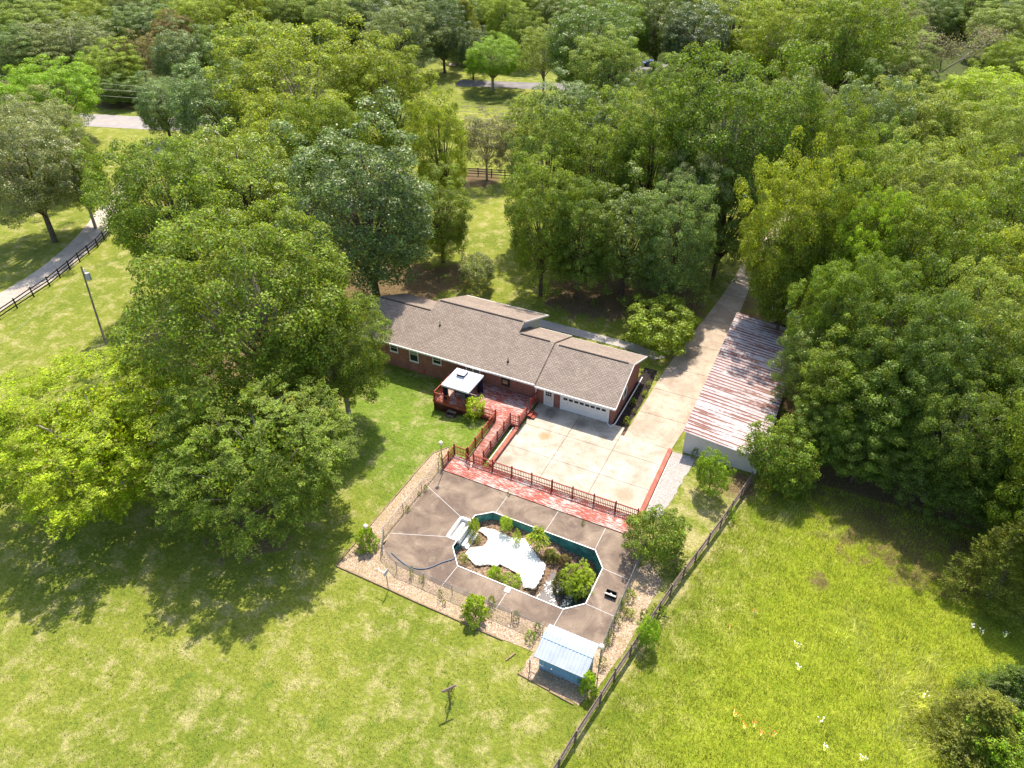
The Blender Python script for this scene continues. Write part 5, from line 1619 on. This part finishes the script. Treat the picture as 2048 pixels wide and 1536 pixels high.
plant('bush1', 950, 1216, 60, 2.1, 'vivid', 'rounded bright bush at the middle of the lower mulch bed')
plant('bush1', 1177, 1365, 40, 2.0, 'vivid', 'yellow-green bush at the right corner of the blue shed')
plant('bush0', 947, 1052, 25, 1.9, 'vivid', 'leafy green plant beside the white pool steps', 'pool_plant', 'plant', -0.9)
plant('bush0', 1012, 1048, 29, 2.0, 'vivid', 'leafy plant against the upper teal pool wall', 'pool_plant', 'plant', -0.9)
plant('bush0', 1034, 1074, 19, 1.4, 'vivid', 'small round plant on the upper rim of the white sheet', 'pool_plant', 'plant', -0.9)
plant('frond', 1076, 1078, 50, 2.1, 'vivid', 'palm like plant with long fronds at the middle of the pool', 'pool_plant', 'plant', -0.9)
plant('small1', 1157, 1160, 74, 3.0, 'yel', 'large yellow-green willowy bush filling the right end of the pool', 'pool_plant', 'plant', -1.6)
plant('bush1', 1120, 1163, 34, 1.9, 'olive', 'dull olive growth left of the willowy pool bush', 'pool_plant', 'plant', -1.6)
plant('bush1', 990, 1146, 34, 1.2, 'vivid', 'yellowish clump on the lower edge of the white sheet', 'pool_plant', 'plant', -0.9)
plant('bush0', 1022, 1164, 42, 1.3, 'vivid', 'greener clump right of the yellowish one on the sheet edge', 'pool_plant', 'plant', -0.9)
plant('weed', 1184, 1196, 20, 1.1, 'vivid', 'vivid small plant at the lower right pool wall', 'pool_plant', 'plant', -1.0)
plant('weed', 928, 1116, 26, 0.7, 'lime', 'low weeds at the left end of the white sheet', 'pool_plant', 'plant', -0.9)
plant('weed', 950, 1078, 34, 0.6, 'olive', 'straggly weeds below the white pool steps', 'pool_plant', 'plant', -0.9)
plant('bush1', 1102, 1110, 34, 1.0, 'olive', 'olive weeds below the palm like plant', 'pool_plant', 'plant', -1.3)
plant('bush1', 1130, 1120, 30, 0.8, 'brown', 'brownish weeds under the right teal wall', 'pool_plant', 'plant', -1.3)
for x, y, w, h, c, lb in [
    (823, 1143, 12, 1.1, 'mid', 'thin weed standing at the hose by the lower fence'),
    (844, 1156, 14, 0.5, 'lime', 'small weed right of the hose at the lower fence'),
    (880, 1188, 12, 0.9, 'mid', 'thin weed in the mulch left of the rounded bright bush'),
    (888, 1205, 12, 0.5, 'olive', 'low weed in mulch just left of the rounded bright bush'),
    (983, 1203, 22, 1.0, 'lime', 'leafy weed right of the rounded bright bush'),
    (1032, 1232, 18, 1.0, 'mid', 'weed climbing the lower fence above the mulch'),
    (1060, 1272, 28, 0.8, 'bright', 'bright low clump left of the blue shed'),
    (1075, 1255, 20, 0.9, 'mid', 'green weed at the corner of deck and blue shed'),
    (1105, 1258, 18, 0.4, 'yel', 'yellowish weed in the deck crack behind the blue shed'),
    (1018, 986, 9, 0.5, 'olive', 'tiny weed where deck joint meets the boardwalk'),
    (1166, 1046, 9, 0.5, 'olive', 'tiny weed at the right part of the boardwalk edge'),
    (851, 976, 11, 0.7, 'mid', 'weed at the fence post near the top left of the pool deck'),
    (815, 1017, 12, 0.6, 'mid', 'weed at the second post of the left fence'),
    (838, 988, 10, 0.4, 'dark', 'small dark weed along the left deck edge'),
    (882, 920, 14, 1.5, 'bright', 'climbing plant on the globe lamp by the boardwalk'),
    (1262, 1190, 26, 0.9, 'yel', 'yellowish plant hanging on the right chain link fence'),
    (1250, 1222, 22, 0.8, 'lime', 'light plant at the lower right chain link fence'),
    (1262, 1226, 20, 0.7, 'yel', 'pale yellow clump in the mulch right of the pool fence'),
    (1235, 1240, 24, 1.0, 'mid', 'green weed clump along the outside of the right pool fence'),
    (1222, 1270, 22, 1.0, 'mid', 'green weed near the right globe lamp fence corner'),
    (1213, 1285, 16, 0.7, 'bright', 'small bright plant right of the right globe lamp'),
    (1205, 1325, 22, 0.9, 'mid', 'green weed at the back right corner of the blue shed'),
    (1244, 1205, 18, 0.8, 'lime', 'narrow climbing weed on the right pool fence'),
    (1390, 907, 20, 1.0, 'mid', 'spiky plant against the white shed wall'),
    (1463, 1028, 26, 1.3, 'bright', 'vine hanging over the rail fence below the slim sapling'),
    (1288, 1232, 22, 1.2, 'mid', 'vine on the rail fence above the fence sapling'),
    (985, 847, 13, 0.6, 'dark', 'dark spiky plant left of the ramp railing'),
    (1266, 803, 17, 0.8, 'yel', 'yellow-green plant in the dark bed by the garage'),
    (1254, 841, 17, 0.8, 'lime', 'green plant at the lower end of the dark bed'),
    (1268, 822, 12, 0.5, 'olive', 'small plant between two larger ones in the dark bed'),
    (1290, 787, 14, 0.6, 'yel', 'yellowish plant midway up the dark bed'),
    (1297, 768, 15, 0.6, 'pale', 'pale plant at the upper part of the dark bed'),
    (1190, 606, 22, 0.9, 'dark', 'low dark plant on leaf litter behind the garage'),
    (1720, 1020, 14, 0.6, 'pale', 'pale weed in the shaded part of the meadow'),
    (1350, 1120, 60, 1.4, 'mid', 'low growth at the foot of the boardwalk sapling'),
    (1318, 1225, 44, 1.0, 'lime', 'low green clump between mulch strip and rail fence'),
]:
    plant('weed', x, y, w, h, c, lb, 'weed', 'weed')
vn = at(900, 1412)
tree('weed', 901, 1382, 18, 1.7, 'mid', 'green vine climbing the clothesline post', 'climbing_vine', 'vine')

# the dead limb lying at the wood edge and the dark wood opening
p1, p2 = at(1845, 950, .5), at(1836, 968, .05)
prop(MB().tube([at(1832, 972, .05), at(1840, 958, .4), at(1850, 948, .8)], [.11, .09, .05], 6).build('dead_limb', M['palebark']), 'pale broken limb sticking out of grass at the wood edge', 'branch')

# meadow flowers
def flower(x, y, m, label, group, n=6, s=0.05):
    p = at(x, y, 0.45); r = random.Random(x)
    t = thing('wildflower', (p.x, p.y, 0), label, 'flower', group)
    pm = MB(); sm_ = MB()
    for k in range(n):
        a = r.uniform(0, 6.28); q = r.uniform(0, .32)
        fx, fy, fz = p.x + q * math.cos(a), p.y + q * math.sin(a), r.uniform(.38, .55)
        pm.ball((fx, fy, fz), s * r.uniform(.6, 1.1), 6, 4, .5)
        sm_.tube([(p.x + (fx - p.x) * .3, p.y + (fy - p.y) * .3, 0), (fx, fy, fz)], .008, 3)
    pm.build('petals', M[m], t); sm_.build('stem', M['leaf'], t)
for x, y in ((1470, 1425), (1492, 1450), (1512, 1448), (1524, 1464), (1546, 1465)):
    flower(x, y, 'orange', 'orange flower clump in the lower middle of the meadow', 'orange meadow flowers of the lower cluster')
flower(1512, 1224, 'orange', 'single orange flower at the upper left part of the meadow', None, 4)
flower(1460, 1253, 'orange', 'single orange flower in the meadow nearest the rail fence', None, 4)
for x, y in ((1598, 1332), (1642, 1438), (1727, 1514), (1594, 1286), (1947, 1248), (1967, 1262), (2014, 1268), (1652, 1495), (1850, 1388)):
    flower(x, y, 'wpetal', 'white flower speck in the bright meadow', 'white meadow flowers', 6, .055)

# tall meadow grass and the rough lawn
def blades(seed, poly_fn, n, hlo, hhi, wid, mask=None):
    rg = np.random.default_rng(seed)
    out = poly_fn(rg, n)
    if mask is not None: out = out[mask(out)]
    k = len(out)
    h = rg.uniform(hlo, hhi, k)
    a = rg.uniform(0, 6.283, k); ln = rg.uniform(0.3, 0.9, k) * h
    cl = np.array([noise.noise(Vector((float(x) * .35, float(y) * .35, 2))) for x, y in out])
    a = a * 0.55 + cl * 5
    base = np.stack([out[:, 0], out[:, 1], np.full(k, -0.01)], 1)
    wv = np.stack([-np.sin(a), np.cos(a), np.zeros(k)], 1) * wid * rg.uniform(.6, 1.4, (k, 1))
    tip = base + np.stack([np.cos(a) * ln, np.sin(a) * ln, h], 1)
    return np.stack([base - wv, base + wv, tip], 1).reshape(-1, 3)
def meadow_pts(rg, n):
    y = rg.uniform(15, 52, n); x0 = -6.5 + (y - 19.8) * .187 + 0.5
    x = x0 + rg.uniform(0, 1, n) ** 1.0 * (26 - x0 * 0)
    return np.stack([x, y], 1)
me = fastmesh('meadow_grass', blades(3, meadow_pts, 170000, 0.08, 0.32, 0.014), 3, M['leaf'])
o = bpy.data.objects.new('meadow_grass', me); COL.objects.link(o); o.color = (0.285, 0.345, 0.030, 1)
prop(o, 'tall bright yellow-green grass of the meadow right of the rail fence', 'grass', kind='stuff')
def lawn_pts(rg, n):
    v = rg.uniform(0, 1, (n, 2))
    x = -60 + v[:, 0] * 58; y = 3 + v[:, 1] * 62
    return np.stack([x, y], 1)
def lawn_mask(q):
    x, y = q[:, 0], q[:, 1]
    inside = (x > -28.3) & (y > 25.6) & (x < -6) & (y < 43)
    inside |= (x > -32) & (y > 40.5) & (y < 64)
    inside |= (x > -44.5) & (y > 51) & (y < 64)
    inside |= (x > -6.3 + (y - 19.8) * .187 - .2)
    inside |= (y > 41) & (x < -25.5)
    keep = ~inside
    cl = np.array([noise.noise(Vector((float(a) * .5, float(b) * .5, 7))) for a, b in q])
    return keep & (cl > -0.12)
me = fastmesh('lawn_tufts', blades(4, lawn_pts, 130000, 0.05, 0.16, 0.022, lawn_mask), 3, M['leaf'])
o = bpy.data.objects.new('lawn_tufts', me); COL.objects.link(o); o.color = (0.190, 0.250, 0.040, 1)
prop(o, 'uneven grass tufts of the mown lawn below the pool', 'grass', kind='stuff')

def straw_pts(rg, n):
    cs = [tuple(at(x, y)[:2]) for x, y in ((1862, 1345), (1858, 1375), (1785, 1385), (1830, 1420), (1870, 1470), (1800, 1480), (1720, 1260), (1880, 1500), (1660, 1080), (1560, 1040), (1770, 1345))]
    k = rg.integers(0, len(cs), n)
    return np.array(cs)[k] + rg.normal(0, 0.7, (n, 2)) * np.array([1.0, 1.6])
me = fastmesh('dry_stems', blades(6, straw_pts, 3000, 0.35, 0.75, 0.012), 3, M['leaf'])
o = bpy.data.objects.new('dry_stems', me); COL.objects.link(o); o.color = (0.62, 0.60, 0.24, 1)
prop(o, 'pale dry grass stems in streaks across the meadow', 'grass', kind='stuff')

# neighbour's things in the far opening
p = at(1300, 132)
cr_ = thing('parked_car', (p.x, p.y, 0), 'blue car parked under dark trees far behind the house', 'car', None, R(20))
cb = MB()
cb.xprism([(-.85, .35), (.85, .35), (.85, .95), (.7, 1.0), (.6, 1.45), (-.6, 1.45), (-.7, 1.0), (-.85, .95)], -1.2, 1.0)
cb.xprism([(-.85, .35), (.85, .35), (.85, .9), (-.85, .9)], -2.2, 2.2)
cb.v = [(v[0] + p.x, v[1] + p.y, v[2]) for v in cb.v]
cb.build('body', M['bluecar'], cr_)
gl = MB().box(p.x - 1.1, p.y - .66, 1.02, p.x + .9, p.y + .66, 1.38).box(p.x-1.21, p.y-.58, 1.02, p.x-1.1, p.y+.58, 1.36).box(p.x+.9, p.y-.58, 1.02, p.x+1.02, p.y+.58, 1.36)
gl.build('glass', M['tarp'], cr_)
for dx in (-1.35, 1.35):
    for dy in (-.8, .8):
        MB().tube([(p.x + dx, p.y + dy - .1, .33), (p.x + dx, p.y + dy + .1, .33)], .33, 12).build('wheel', M['black'], cr_)
for k, (x, y, s) in enumerate(((905, 133, 1.0), (917, 128, 1.4), (928, 133, 1.1), (938, 124, .8))):
    p = at(x, y)
    mb = MB(); mb.ball((p.x, p.y, s * .3), s, 10, 7, .6)
    mb.v = [(v[0] + .25 * s * noise.noise(Vector(v)), v[1] + .25 * s * noise.noise(Vector((v[1], v[2], v[0]))), v[2] + .2 * s * noise.noise(Vector((v[2], v[0], 1)))) for v in mb.v]
    prop(mb.build('rock', M['rock']), 'pale rock in the heap on the neighbour lawn', 'rock', 'rocks of the far heap')
p = at(1573, 634, .8)
tp_ = thing('covered_trailer', (p.x, p.y, 0), 'white covered trailer glimpsed through trees behind the rusty shed', 'trailer')
b_ = MB(); b_.xprism([(p.y - .9, .5), (p.y + .9, .5), (p.y + .9, 1.3), (p.y + .5, 1.7), (p.y - .5, 1.7), (p.y - .9, 1.3)], p.x - 1.8, p.x + 1.8)
b_.build('cover', M['tarp'], tp_)
for dy in (-.95, .95): MB().tube([(p.x, p.y + dy - .08, .3), (p.x, p.y + dy + .08, .3)], .3, 12).build('wheel', M['black'], tp_)
